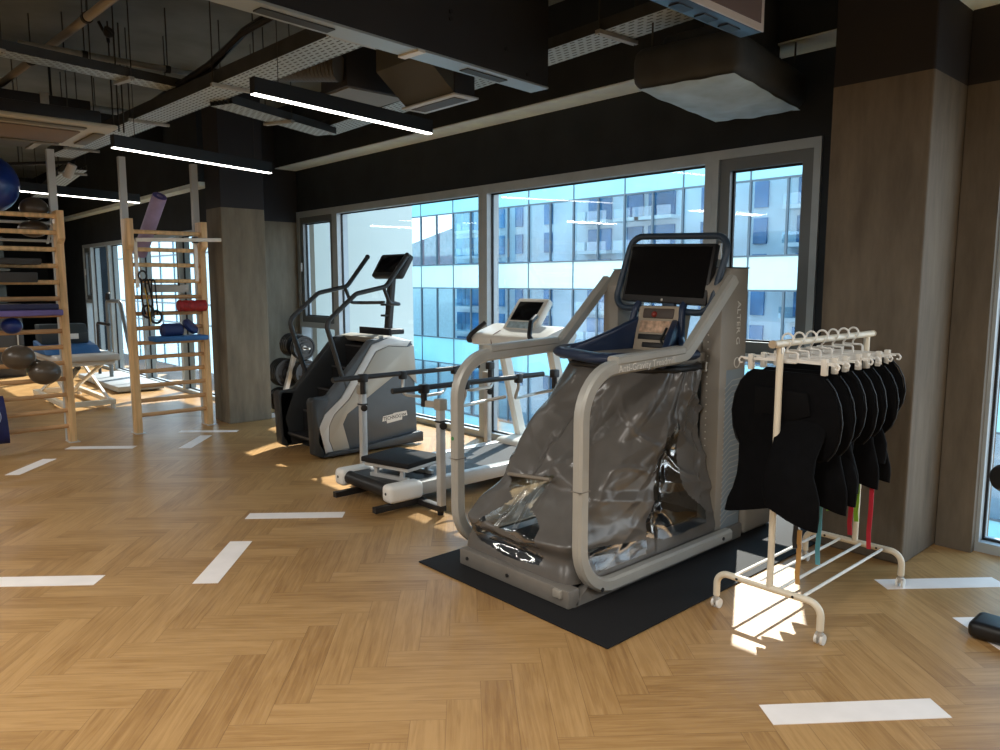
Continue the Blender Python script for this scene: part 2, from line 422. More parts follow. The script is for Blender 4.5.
# left column and return to the stepped-in bay
struct(MB().box(-8.72, -8.30, 3.39, 3.90, -0.001, ZC-0.002, bev=0.01).build('column.001', M_concL, smooth=0))
struct(MB().box(-9.95, -9.75, 3.97, WY+0.25, 0, ZC-0.003).build('wall_return', M_concL, smooth=0))
w = MB(); w.box(-19.6, -9.951, 3.97, 4.2, 2.33, ZC-0.003); w.box(-19.6, -16.47, 3.97, 4.2, 0, 2.33)
struct(w.build('wall_left_bay', M_dark, smooth=0))
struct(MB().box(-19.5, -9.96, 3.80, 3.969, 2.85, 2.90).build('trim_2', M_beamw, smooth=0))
struct(MB().box(-19.5, -9.96, 3.80, 3.969, 2.901, ZC-0.003).build('beam.001', M_dark, smooth=0))
struct(MB().box(-19.8, -19.6, -4.3, 5.3, 0, ZC).build('wall_far_end', M_dark, smooth=0))
struct(MB().box(2.6, 2.8, -4.3, 5.3, 0, ZC).build('wall_right', mat('right_wall_paint', (0.25, 0.24, 0.22), 0.8, var=0.1), smooth=0))
struct(MB().box(-19.6, 2.8, -4.5, -4.3, 0, ZC).build('wall_behind', mat('back_wall_paint', (0.34, 0.32, 0.29), 0.8, var=0.1), smooth=0))
# cross beam over the left column
struct(MB().box(-11.6, -11.2, -4.2, 3.79, 3.55, ZC-0.004).build('beam.002', M_dark, smooth=0))

# windows
def window(n, x0, x1, y, z0, z1, fw=0.06, transom=None, depth=0.14, sash=False, low_pane=True):
    root = sempty('window_%d' % n, (x0, y, z0))
    f = MB()
    d0, d1 = y-0.02, y+depth
    f.box(x0, x0+fw, d0, d1, z0, z1); f.box(x1-fw, x1, d0, d1, z0, z1)
    f.box(x0+fw, x1-fw, d0, d1, z1-fw*1.3, z1); f.box(x0+fw, x1-fw, d0, d1, z0, z0+fw)
    if transom: f.box(x0+fw, x1-fw, d0, d1, transom-fw*0.7, transom+fw*0.5)
    f.build('window_frame', M_frame, root, smooth=0)
    a, b, c, e = x0+fw, x1-fw, (transom+fw*0.5 if transom else z0+fw), z1-fw*1.3
    if sash:
        g = MB(); sw = 0.085
        g.box(a, a+sw, y+0.0, y+0.07, c, e); g.box(b-sw, b, y+0.0, y+0.07, c, e)
        g.box(a+sw, b-sw, y+0.0, y+0.07, e-sw, e); g.box(a+sw, b-sw, y+0.0, y+0.07, c, c+sw)
        g.build('window_sash', mat('sash_grey', (0.15, 0.17, 0.18), 0.45, 0.2), root, smooth=0)
        k = MB(); k.box(a+0.025, a+0.05, y-0.03, y, (c+e)/2-0.02, (c+e)/2+0.10, bev=0.005); k.build('window_handle', M_alu, root)
        a += sw; b -= sw; c += sw; e -= sw
    gs = MB(); t = 0.014; yy = y+0.05
    for bb in ((a, a+t, c, e), (b-t, b, c, e), (a, b, c, c+t), (a, b, e-t, e)):
        gs.box(bb[0], bb[1], yy-0.008, yy+0.012, bb[2], bb[3])
    gs.build('window_gasket', M_gasket, root, smooth=0)
    p = MB(); p.quad((a, yy, c), (b, yy, c), (b, yy, e), (a, yy, e))
    if transom: p.quad((x0+fw, yy, z0+fw), (x1-fw, yy, z0+fw), (x1-fw, yy, transom-fw*0.7), (x0+fw, yy, transom-fw*0.7))
    p.build('glass_pane', M_glass, root, smooth=0)
    return root
window(1, -9.74, -8.72, WY, 0, HEAD, 0.06, transom=1.03, sash=True)
window(2, -8.719, -5.80, WY, 0, HEAD, 0.065)
window(3, -5.799, -3.18, WY, 0, HEAD, 0.065)
window(4, -3.179, -2.36, WY, 0, HEAD, 0.05, transom=1.06, sash=True)
struct(MB().box(-2.359, -2.041, WY-0.001, WY+0.25, 0, HEAD-0.001).build('wall_jamb', M_dark, smooth=0))
window(5, -1.34, 2.6, WY, 0, HEAD, 0.06)
xb = [-16.46, -15.95, -14.8, -13.0, -11.3, -9.96]
for i in range(5): window(6+i, xb[i]+0.0005, xb[i+1]-0.0005, 3.97, 0, 2.33, 0.05, transom=1.25 if i == 0 else None, sash=(i == 0))

# ------------------------------------------------------------------ outside
struct(MB().box(-80, 40, 5.5, 60, -7.2, -7.0).build('ground_outside', mat('paving', (0.35, 0.34, 0.32), 0.9, var=0.2, scale=0.4), smooth=0))
def facade():
    root = thing('glass_office_building', 'office building across the street with cyan glass bands and thin mullions', 'building', (-18, 20, -7))
    X0, X1, Yf = -46.0, 4.0, 20.0
    cy1 = mat('cyan_spandrel_glass', (0.27, 0.60, 0.70), 0.22, var=0.14, scale=0.35, emit=0.0)
    cy2 = mat('pale_spandrel_glass', (0.58, 0.80, 0.80), 0.22, var=0.10, scale=0.35)
    for z0, z1, mm in ((4.48, 5.85, cy1), (1.38, 2.36, cy2), (-1.85, -0.75, cy1), (-5.0, -3.9, cy1), (7.4, 8.4, cy1)):
        MB().box(X0, X1, Yf, Yf+0.12, z0, z1).build('spandrel_band', mm, root, smooth=0)
    gl = glass_mat('office_band_glass', (0.66, 0.79, 0.87), 0.04, 0.03, (0.85, 0.95, 1.0), 0.25)
    for z0, z1 in ((2.36, 4.48), (-0.75, 1.38), (-3.9, -1.85), (-7.0, -5.0), (5.85, 7.4)):
        MB().quad((X0, Yf+0.06, z0), (X1, Yf+0.06, z0), (X1, Yf+0.06, z1), (X0, Yf+0.06, z1)).build('glass_band', gl, root, smooth=0)
    mu = MB(); i = 0; x = -45.2
    mg = mat('slate_mullion', (0.09, 0.13, 0.16), 0.5, 0.3)
    while x < X1:
        for z0, z1 in ((2.36, 4.48), (-0.75, 1.38), (-3.9, -1.85), (-7, -5), (5.85, 7.4)): mu.box(x-0.03, x+0.03, Yf-0.03, Yf+0.05, z0, z1)
        if i % 2 == 0:
            for z0, z1 in ((4.48, 5.85), (1.38, 2.36), (-1.85, -0.75), (-5.0, -3.9)): mu.box(x-0.022, x+0.022, Yf-0.02, Yf+0.02, z0, z1)
        x += 1.128; i += 1
    for z in (5.85, 4.48, 2.36, 1.38, -0.75, -1.85, -3.9, -5.0): mu.box(X0, X1, Yf-0.035, Yf+0.02, z-0.025, z+0.025)
    mu.build('mullion_grid', mg, root, smooth=0)
facade()
def flats():  # flats mirrored in the office glass, built as solid geometry behind it
    root = thing('reflected_apartments', 'pale apartment block with balconies standing in for the reflection in the upper glass band', 'building', (-17, 23, -7))
    wl = mat('pale_render', (0.66, 0.67, 0.69), 0.8, var=0.2, scale=0.5)
    MB().box(-27.6, 4, 22.2, 27, -7, 7.3).build('wall', wl, root, smooth=0)
    bw = mat('bluish_window', (0.07, 0.20, 0.38), 0.15, var=0.5, scale=0.8)
    fr = mat('balcony_slab', (0.72, 0.72, 0.72), 0.7)
    ra = glass_mat('balcony_glass', (0.55, 0.75, 0.85), 0.2)
    for fl in range(-5, 3):
        zb = 2.82+fl*1.12
        for k, (x, wd, bal) in enumerate(((-27.0, .6, 0), (-26.2, .9, 1), (-24.9, .45, 0), (-24.3, .45, 0), (-24.05+.9, .42, 0), (-21.45, .42, 0), (-18.75, 1.1, 1), (-17.1, .7, 1), (-15.95, 1.1, 1), (-13.9, .9, 0), (-12.2, .45, 0), (-10.4, 1.2, 1), (-8.2, .5, 0), (-6.9, 1.2, 1), (-4.6, .5, 0))):
            MB().box(x-wd/2, x+wd/2, 22.12, 22.21, zb, zb+.80).build('window', bw, root, smooth=0)
            if bal:
                sl = MB().box(x-wd/2-0.22, x+wd/2+0.22, 21.6, 22.2, zb-0.15, zb-0.03).build('balcony', fr, root, smooth=0)
                MB().quad((x-wd/2-0.2, 21.62, zb-0.03), (x+wd/2+0.2, 21.62, zb-0.03), (x+wd/2+0.2, 21.62, zb+0.30), (x-wd/2-0.2, 21.62, zb+0.30)).build('railing', ra, sl, smooth=0)
    # tiled-roof house of the same reflection, also built behind the glass
    r2 = thing('reflected_roof_house', 'house with a dull red tiled roof standing in for a reflection at the left of the glass band', 'house', (-29, 25, -7))
    MB().box(-38, -28.2, 23.5, 30, -7, 2.5).build('wall', mat('house_wall', (0.75, 0.74, 0.72), 0.8, var=0.1), r2, smooth=0)
    MB().prism([(-39, 2.4), (-27.9, 2.4), (-28.6, 4.3), (-34, 3.3)], 'y', 23.2, 30.2).build('roof', mat('red_tiles', (0.36, 0.17, 0.18), 0.8, var=0.3, scale=4), r2, smooth=0)
flats()
pw = thing('plastered_gable_wall', 'plain pale plastered building wall outside, left of the glass offices', 'building', (-10, 6, -7))
MB().box(-10.25, -9.90, 5.32, 7.12, -7, 5.2).build('wall', mat('pale_plaster', (0.56, 0.60, 0.55), 0.85, var=0.06, scale=0.5), pw, smooth=0)
MB().box(-13.2, -9.90, 5.32, 8.45, 5.2, 13.0).build('unseen_sun_blocker', MATS['pale_plaster'], pw, smooth=0)  # unseen overhang added to block sun from the floor left of the stair climber
fb = thing('blue_glass_building', 'pale blue glass building seen through the far left windows', 'building', (-45, 14, -7))
MB().box(-70, -27.5, 14, 15, -7, 6.5).build('wall', mat('pale_blue_glass', (0.42, 0.68, 0.78), 0.3, var=0.1, scale=0.4), fb, smooth=0)
mm_ = MB()
for i in range(20): mm_.box(-70+i*2.1, -69.93+i*2.1, 13.95, 14, -7, 6.5)
for z in (-3.5, -.5, .5, 3.0, 4.0): mm_.box(-70, -27.5, 13.96, 14, z, z+.08)
mm_.build('mullion_grid', mat('slate_mullion', (0.09, 0.13, 0.16), 0.5), fb, smooth=0)
# ------------------------------------------------------------------ anti-gravity treadmill
def antigravity():
    mt = MB().box(-3.39, -1.99, 2.45, 4.85, 0.0024, 0.010, bev=0.002).build('rubber_floor_mat', M_rubber)
    tag(mt, 'thin black rubber floor mat under the grey bagged treadmill', 'mat')
    R = thing('antigravity_treadmill', 'grey pressure-bag treadmill with black monitor and champagne side rails on a black mat', 'treadmill', (-2.8, 3.3, 0.010))
    # base
    b = MB(); b.box(-3.20, -2.36, 2.60, 2.68, 0.012, 0.105, bev=0.008)
    b.prism([(2.64, 0.012), (4.2, 0.012), (4.2, 0.10), (2.75, 0.10)], 'x', -2.41, -2.36)
    b.prism([(2.64, 0.012), (4.2, 0.012), (4.2, 0.10), (2.75, 0.10)], 'x', -3.25, -3.20)
    base = b.build('base_frame', M_base, R)
    bo = MB()
    for x, z in ((-3.13, .06), (-2.8, .06), (-2.43, .06)): bo.cyl((x, 2.603, z), (x, 2.594, z), 0.010)
    bo.build('bolt', M_black, base)
    MB().box(-2.46, -2.40, 2.585, 2.612, 0.055, 0.10, bev=0.008).build('corner_bracket', M_tower, base)
    d = MB().box(-3.18, -2.42, 2.70, 4.35, 0.06, 0.16, bev=0.01).build('deck', mat('deck_grey', (0.07, 0.075, 0.085), 0.4), R)
    MB().box(-3.08, -2.52, 2.72, 4.33, 0.161, 0.167).build('running_belt', M_rubber, d)
    # side rails
    for sx, nm in ((-2.345, 'right'), (-3.285, 'left')):
        pts = [(sx, 4.02, 0.075), (sx, 2.66, 0.075), (sx, 2.66, 1.175), (sx, 3.50, 1.205), (sx, 3.97, 1.62)]
        r = MB().bar(fillet(pts, [0, 0.24, 0.24, 0.12, 0], 10), 0.05, 0.075, up=(1, 0, 0), bev=0.010) if False else MB()
        r.sweep(fillet(pts, [0, 0.24, 0.24, 0.14, 0], 10), [(-.035+.012, -.03), (.035-.012, -.03), (.035, -.03+.012), (.035, .03-.012), (.035-.012, .03), (-.035+.012, .03), (-.035, .03-.012), (-.035, -.03+.012)], up=(1, 0, 0))
        rail = r.build('side_rail', M_rail, R)
        MB().box(sx-.034, sx+.034, 2.90, 3.50, 1.165, 1.245, bev=0.012).build('rail_cover', M_rail, rail) if False else None
        c = MB(); c.bar([(sx, 2.89, 1.218), (sx, 3.46, 1.238)], 0.075, 0.045, bev=0.01); c.build('rail_cover', M_rail, rail)
        k = MB()
        for y, z in ((2.80, .075), (3.92, .075)):
            k.cyl((sx+.028, y, z), (sx+.0335, y, z), 0.011)
        k.build('bolt', M_black, rail)
        jn = MB(); jn.box(sx-.0315, sx+.0315, 2.622, 2.698, .600, .604); jn.build('joint_line', M_base, rail, smooth=0)
        if nm == 'left':
            MB().cyl((sx, 2.625, .72), (sx, 2.6225, .72), 0.011).build('sticker', mat('green_sticker', (0.05, 0.28, 0.08), 0.5), rail)
        else:
            text('Anti-Gravity Treadmill', 0.052, frame((sx+.0325, 3.13, 1.185), (0, 1, .035), (0, -.035, 1)), M_plastw, rail)
    # towers
    for x0, x1 in ((-2.515, -2.385), (-3.285, -3.16)):
        t = MB(); t.prism([(3.93, 0.02), (4.22, 0.02), (4.22, 1.69), (4.03, 1.69), (3.93, 1.58)], 'x', x0, x1, bev=0.012)
        tw = t.build('tower', M_tower, R)
        if x0 > -3:
            pat = MB()
            for i in range(26):
                z = 0.12 + i*0.034
                pat.bar([(x1+.0008, 3.99, z), (x1+.0008, 4.07, z+.045), (x1+.0008, 4.18, z+.05)], 0.0016, 0.006, up=(0, 0, 1))
            pat.build('line_pattern', mat('pale_line', (0.45, 0.47, 0.46), 0.5), tw, smooth=0)
            MB().box(x1+.0002, x1+.0012, 4.0, 4.205, 0.03, 1.08).build('side_sticker', mat('blue_grey_film', (0.25, 0.31, 0.36), 0.3), tw, smooth=0)
            text('ALTER G', 0.055, frame((x1+.0018, 4.115, 1.36), (0, 0, -1), (0, 1, 0)), M_plastw, tw, sx=1.25)
            rg = MB(); rg.tube([(x1+.0015, 4.115+.03*math.cos(a*PI/12), 1.12+.03*math.sin(a*PI/12)) for a in range(24)], 0.003, 6, closed=True); rg.build('ring_emblem', M_plastw, tw)
            st = MB()
            for i in range(19): st.cyl((-2.47, 3.932, .62+i*.042), (-2.47, 3.927, .62+i*.042), 0.004, n=8)
            st.build('height_dots', M_plastw, tw)
        cap = MB().box(x0-.003, x1+.003, 4.03, 4.223, 1.687, 1.694, bev=.003).build('tower_cap', M_black, tw)
    cb = MB(); cb.bar([(-3.16, 4.12, 1.60), (-2.515, 4.12, 1.60)], 0.05, 0.09, bev=.01); cb.build('cross_bar', M_tower, R)
    fp = MB(); fp.box(-3.155, -2.52, 4.10, 4.14, 0.17, 1.12); fp.build('perforated_panel', perforated_mat('perforated_steel', (0.13, 0.15, 0.16), (0.02, 0.025, 0.03), .014, .014, .4), R, flatuv=(1, 0, 0), smooth=0)
    cr = MB(); cr.box(-2.64, -2.52, 3.84, 4.0, 1.05, 1.25, bev=.012); cr.box(-3.155, -3.03, 3.84, 4.0, 1.05, 1.25, bev=.012); cr.build('height_carriage', M_tower, R)
    lt = MB(); lt.tube([(-2.52, 3.92, 1.13), (-2.46, 3.90, 1.13), (-2.46, 3.90, 1.08), (-2.52, 3.92, 1.08)], .007, 8); lt.build('latch', M_rail, R)
    h = MB(); h.box(-3.14, -2.36, 4.23, 4.60, 0.012, 0.26, bev=.03, seg=3); h.build('motor_hood', M_tower, R)
    # cockpit
    fbp = [(-3.23, 3.62, 1.185), (-3.22, 3.40, 1.18), (-2.83, 3.335, 1.165), (-2.41, 3.40, 1.19), (-2.40, 3.66, 1.20)]
    f = MB(); f.sweep(fillet(fbp, .14, 7), [(.055*math.cos(a*PI/8), .033*math.sin(a*PI/8)) for a in range(16)]); ck = f.build('cockpit_bar', M_blue, R)
    for s_ in (-1, 1):
        cx = -2.815
        e = MB()
        A = [(cx+s_*.40, 3.42, 1.18), (cx+s_*.40, 3.42, 1.13), (cx+s_*.17, 3.92, 1.16), (cx+s_*.15, 3.92, 1.40), (cx+s_*.25, 3.70, 1.30)]
        Bq = [(p[0]-s_*.05, p[1], p[2]) for p in A]
        va = [e.bm.verts.new(p) for p in A]; vb = [e.bm.verts.new(p) for p in Bq]
        e.bm.faces.new(va); e.bm.faces.new(vb[::-1])
        for i in range(5): e.bm.faces.new((va[i], va[(i+1) % 5], vb[(i+1) % 5], vb[i]))
        bmesh.ops.recalc_face_normals(e.bm, faces=e.bm.faces)
        bmesh.ops.bevel(e.bm, geom=e.bm.edges[:], offset=.012, segments=2, profile=.5, affect='EDGES')
        e.tube([(cx+s_*.40, 3.46, 1.185), (cx+s_*.36, 3.66, 1.215), (cx+s_*.20, 3.86, 1.26), (cx+s_*.175, 3.90, 1.44), (cx+s_*.17, 3.93, 1.475)], .022, 12, fil=.09)
        e.build('cockpit_arm', M_blue, R)
    MB().prism([(3.42, 1.12), (3.95, 1.12), (3.95, 1.19), (3.42, 1.165)], 'x', -3.14, -2.49, bev=.01).build('cockpit_tray', M_tower, R)
    # collar where the bag meets the cockpit
    # console box, tilted
    Mx = Matrix.Translation((-2.79, 3.90, 1.30)) @ Matrix.Rotation(math.radians(-14), 4, 'X')
    c = MB(); c.box(-.165, .165, -.05, .06, -.15, .155, bev=.02, M=Mx); cons = c.build('console', mat('tan_console', (0.40, 0.335, 0.255), 0.45, var=0.05), R)
    c = MB(); c.box(-.12, .11, -.058, -.04, .07, .135, bev=.01, M=Mx); c.build('cup_recess', mat('recess_brown', (0.075, 0.055, 0.045), 0.5), cons)
    c = MB(); c.ball((-.03, -.055, .095), .02); [None]; bmesh.ops.transform(c.bm, matrix=Mx, verts=c.bm.verts); c.build('red_knob', mat('red_knob', (0.25, 0.03, 0.02), 0.4), cons)
    c = MB(); c.box(-.13, .13, -.056, -.04, -.02, .055, bev=.004, M=Mx); c.build('control_label', mat('printed_label', (0.55, 0.36, 0.24), 0.4, var=.5, scale=25), cons)
    c = MB(); c.box(-.13, .13, -.056, -.04, -.065, -.03, bev=.004, M=Mx); c.box(-.09, .10, -.057, -.04, -.115, -.082, bev=.006, M=Mx); c.build('slot', M_black, cons)
    c = MB(); c.tube([(.08, -.06, .01), (.085, -.085, -.03), (.06, -.075, -.07), (.09, -.06, -.11)], .008, 8, fil=.03); bmesh.ops.transform(c.bm, matrix=Mx, verts=c.bm.verts); c.build('emergency_cord', M_black, cons)
    # monitor
    Mm = Matrix.Translation((-2.795, 3.97, 1.66)) @ Matrix.Rotation(math.radians(2), 4, 'Y') @ Matrix.Rotation(math.radians(-12), 4, 'X')
    m = MB(); m.box(-.315, .315, -.02, .03, -.19, .185, bev=.008, M=Mm); mon = m.build('monitor', M_black, R)
    m = MB(); m.box(-.295, .295, -.0225, -.0195, -.150, .165, M=Mm); m.build('screen', M_screen, mon, smooth=0)
    m = MB(); m.cyl((0, -.0205, -.172), (0, -.0225, -.172), .008); bmesh.ops.transform(m.bm, matrix=Mm, verts=m.bm.verts); m.build('maker_badge', M_chrome, mon)
    m = MB(); lp = fillet([(-.385, 0, -.235), (.335, 0, -.235), (.395, 0, .235), (-.325, 0, .235)], .09, 8, True)
    m.tube(lp, .021, 12, closed=True)
    m.box(.0, .09, -.012, .02, -.24, -.18, bev=.005); bmesh.ops.transform(m.bm, matrix=Mm, verts=m.bm.verts); m.build('monitor_loop', mat('slate_blue_tube', (0.030, 0.052, 0.085), 0.4, 0.1), R)
    # ---------------- the pressure bag
    def fold(a, b, seed):
        return noise.noise(Vector((a, b, seed)))
    def rr(th, hx, hy, k=3.2):
        c, s = math.cos(th), math.sin(th)
        q = (abs(c)**k + abs(s)**k)**(-1/k)
        return hx*q*c, hy*q*s
    def pos(u, t):
        th = u*2*PI   # 0 = right side, 0.25 = far, 0.5 = left, .75 = near
        # footprint and top ring
        bx, by = rr(th, .435, .70, 11); tx, ty = rr(th, .40, .265, 3.0)
        e = max(0.0, (t-.20)/.80)
        near = max(0.0, -math.sin(th)); side = abs(math.cos(th))
        cxm = -2.815; cy = 3.34*(1-e) + 3.66*e
        x = cxm + bx*(1-e) + tx*e; y = cy + by*(1-e) + ty*e
        z = 0.105 + t*0.995
        n = Vector((math.cos(th)/.42, math.sin(th)/.6, 0)).normalized()
        env = min(1, 4*t)*min(1, 5*(1-t))
        def crease(a, b, seed, w):
            return max(0.0, 1-abs(fold(a, b, seed))/w)
        warp = fold(u*3, t*2, 21.0)*.8
        calm = 1-.75*near*max(0, 1-t*1.6)
        d = fold(u*5, t*1.3, 3.1)*.055
        d += (.046*crease(u*8+warp, t*0.8, 5.5, .26) + .026*crease(u*5.5-t*2.0, t*1.5+2, 15.5, .20)
              + .026*crease(u*5.5+t*2.6+warp*.5, t*1.7, 31.5, .18) + .012*crease(u*13+t*3.5, t*4.2, 71.0, .16) - .022*crease(u*10, t*0.8+warp, 44.0, .22))*calm
        d = (d-.03)*env
        pleat = math.sin(th*15+fold(u*6, t*2, 1)*3)*.010*max(0, t-.45)*2
        d += pleat
        d -= .030*math.sin(PI*t)**2*(1-near)
        # slack roll low at the near end, dent under the rod
        roll = math.exp(-((t-.20)/.06)**2)*near**2
        d += .045*roll - .07*math.exp(-((t-.10)/.05)**2)*near**2*.6
        d -= .05*math.exp(-((t-.385)/.05)**2)*near**3
        p = Vector((x, y, z)) + n*d
        p.z -= .02*roll
        p.x = max(cxm-.445, min(cxm+.436, p.x)); p.y = max(2.625, p.y)
        return p
    NU, NV = 380, 150
    def inpoly(x, y, P):
        c = False; j = len(P)-1
        for i in range(len(P)):
            if (P[i][1] > y) != (P[j][1] > y) and x < (P[j][0]-P[i][0])*(y-P[i][1])/(P[j][1]-P[i][1])+P[i][0]: c = not c
            j = i
        return c
    nearwin = [(-3.06, .50), (-2.74, .56), (-2.80, .50), (-2.765, .40), (-2.64, .34), (-2.62, .25), (-2.86, .29), (-3.02, .30), (-3.09, .22), (-3.16, .21), (-3.0, .35), (-2.95, .41)]
    nearlow = [(-3.19, .255), (-2.93, .215), (-2.60, .20), (-2.62, .15), (-2.85, .135), (-3.1, .17)]
    sidewin = [(3.555, .84), (3.44, .66), (3.33, .48), (3.26, .30), (3.26, .22), (3.42, .17), (3.84, .18), (3.82, .26), (3.66, .38), (3.58, .46), (3.575, .62)]
    leftwin = [(2.80, .14), (3.80, .14), (3.78, .45), (3.45, .60), (3.0, .56), (2.85, .40)]
    lowwin = [(2.80, .26), (3.26, .205), (3.25, .13), (2.85, .13)]
    A = MB(); C = MB(); va = {}; vc = {}
    P = [[pos(i/NU, j/NV) for j in range(NV+1)] for i in range(NU)]
    def put(mb, dct, i, j):
        k = (i % NU, j)
        if k not in dct: dct[k] = mb.bm.verts.new(P[i % NU][j])
        return dct[k]
    for i in range(NU):
        for j in range(NV):
            c = (P[i][j] + P[(i+1) % NU][j+1])/2; u = (i+.5)/NU
            clear = False
            if .60 < u < .90 and (inpoly(c.x, c.z, nearwin) or inpoly(c.x, c.z, nearlow)) and c.y < 3.2: clear = True
            if (u < .2 or u > .80) and c.x > -2.6 and (inpoly(c.y, c.z, sidewin) or inpoly(c.y, c.z, lowwin)): clear = True
            if .32 < u < .70 and c.x < -3.0 and inpoly(c.y, c.z, leftwin): clear = True
            mb, dc = (C, vc) if clear else (A, va)
            mb.bm.faces.new((put(mb, dc, i, j), put(mb, dc, i+1, j), put(mb, dc, i+1, j+1), put(mb, dc, i, j+1)))
    bag = A.build('pressure_bag', M_vinyl, R, smooth=70)
    cl = C.build('clear_window', M_clear, bag, smooth=70); cl['label'] = 'transparent vinyl window'
    hb = MB(); hb.tube([(-3.07, 2.86, .515), (-2.74, 2.86, .545)], .011, 10); hb.build('support_rod', mat('dull_tan', (0.25, 0.22, 0.18), 0.5), bag)
    col = MB(); ring = [(-2.815+rr(2*PI*i/48, .385, .265, 3)[0], 3.66+rr(2*PI*i/48, .385, .265, 3)[1], 1.115) for i in range(48)]
    col.tube(ring, .022, 10, closed=True); col.build('bag_collar', M_black, R)
antigravity()

# ------------------------------------------------------------------ clothes rack with hangers and shorts
RX = -1.655
def rack():
    R = thing('clothes_rack', 'white tubular clothes rack on castors holding black shorts', 'clothes rack', (RX, 3.7, 0))
    for y in (3.19, 4.13):
        p = [(RX-.255, y, .065), (RX-.255, y, .185), (RX+.265, y, .185), (RX+.265, y, .065)]
        f = MB().tube(p, .0165, 14, fil=.085, seg=8).build('foot_frame', M_cream, R)
        k = MB()
        for dx in (-.14, .14): k.cyl((RX+dx, y-.017, .185), (RX+dx, y-.0195, .185), .006)
        k.build('bolt', M_black, f)
        for x in (RX-.255, RX+.265):
            w = MB(); w.cyl((x, y, .05), (x, y, .085), .012)
            w.box(x-.018, x+.018, y-.012, y+.012, .022, .056, bev=.006)
            cs = w.build('castor', M_chrome, R)
            w = MB()
            for s_ in (-1, 1): w.cyl((x+s_*.008, y+.004, .0245), (x+s_*.019, y+.004, .0245), .0245)
            w.build('castor_wheel', M_plastw, cs)
        MB().tube([(RX+.02, y, .19), (RX+.02, y, 1.315)], .0155, 14).build('upright', M_cream, R)
    rl = MB().tube([(RX+.02, 3.12, 1.33), (RX+.02, 4.20, 1.33)], .0165, 16).build('hanging_rail', M_cream, R)
    for y in (3.12, 4.20): MB().cyl((RX+.02, y-.006, 1.33), (RX+.02, y+.006, 1.33), .018).build('end_cap', mat('tan_cap', (0.42, 0.33, 0.22), 0.5), rl)
    cl = MB(); cl.box(RX+.006, RX+.034, 3.178, 3.202, 1.285, 1.312); cl.build('collar', M_chrome, R)
    for i in range(4):
        x = RX-.17+i*.113
        MB().tube([(x, 3.19, .185), (x, 4.13, .185)], .0075, 8).build('shelf_rod', M_white, R)
rack()
def make_hanger():
    # hangs under the rail at the origin; the rail axis is y; the bar runs along x
    R = thing('clip_hanger', 'x', 'hanger', (0, 0, 0), 'white clip hangers on the rack rail')
    h = MB(); hk = [(-.028*math.cos(a), 0, .0225*math.sin(a)+0.0) for a in [math.radians(t) for t in range(-25, 186, 15)]]
    hk = [(.026*math.cos(math.radians(t)), 0, .026*math.sin(math.radians(t))-.003) for t in range(190, -60, -15)]
    h.tube(hk + [(.0, 0, -.045), (.0, 0, -.06)], .0048, 8, fil=.01); h.build('hook', M_plastw, R)
    f = MB(); f.tube([(-.05, 0, -.062), (.05, 0, -.062), (.05, 0, -.108), (-.05, 0, -.108)], .0055, 8, closed=True, fil=.012); f.build('centre_loop', M_plastw, R)
    b = MB(); b.bar([(-.215, 0, -.103), (-.05, 0, -.1), (.05, 0, -.1), (.215, 0, -.103)], .006, .013); b.build('bar', M_plastw, R)
    for s_ in (-1, 1):
        c = MB(); c.box(s_*.175-.013, s_*.175+.013, -.012, -.004, -.155, -.08, bev=.004); c.box(s_*.175-.013, s_*.175+.013, .004, .012, -.155, -.08, bev=.004)
        c.box(s_*.175-.010, s_*.175+.010, -.006, .006, -.118, -.085, bev=.002)
        c.build('clip', mat('translucent_plastic', (0.70, 0.67, 0.60), 0.35), R)
        e = MB(); e.tube([(s_*.20, 0, -.103), (s_*.228, 0, -.098), (s_*.240, 0, -.112), (s_*.232, 0, -.128), (s_*.220, 0, -.122)], .0045, 7, fil=.006); e.build('end_hook', M_plastw, R)
    return R
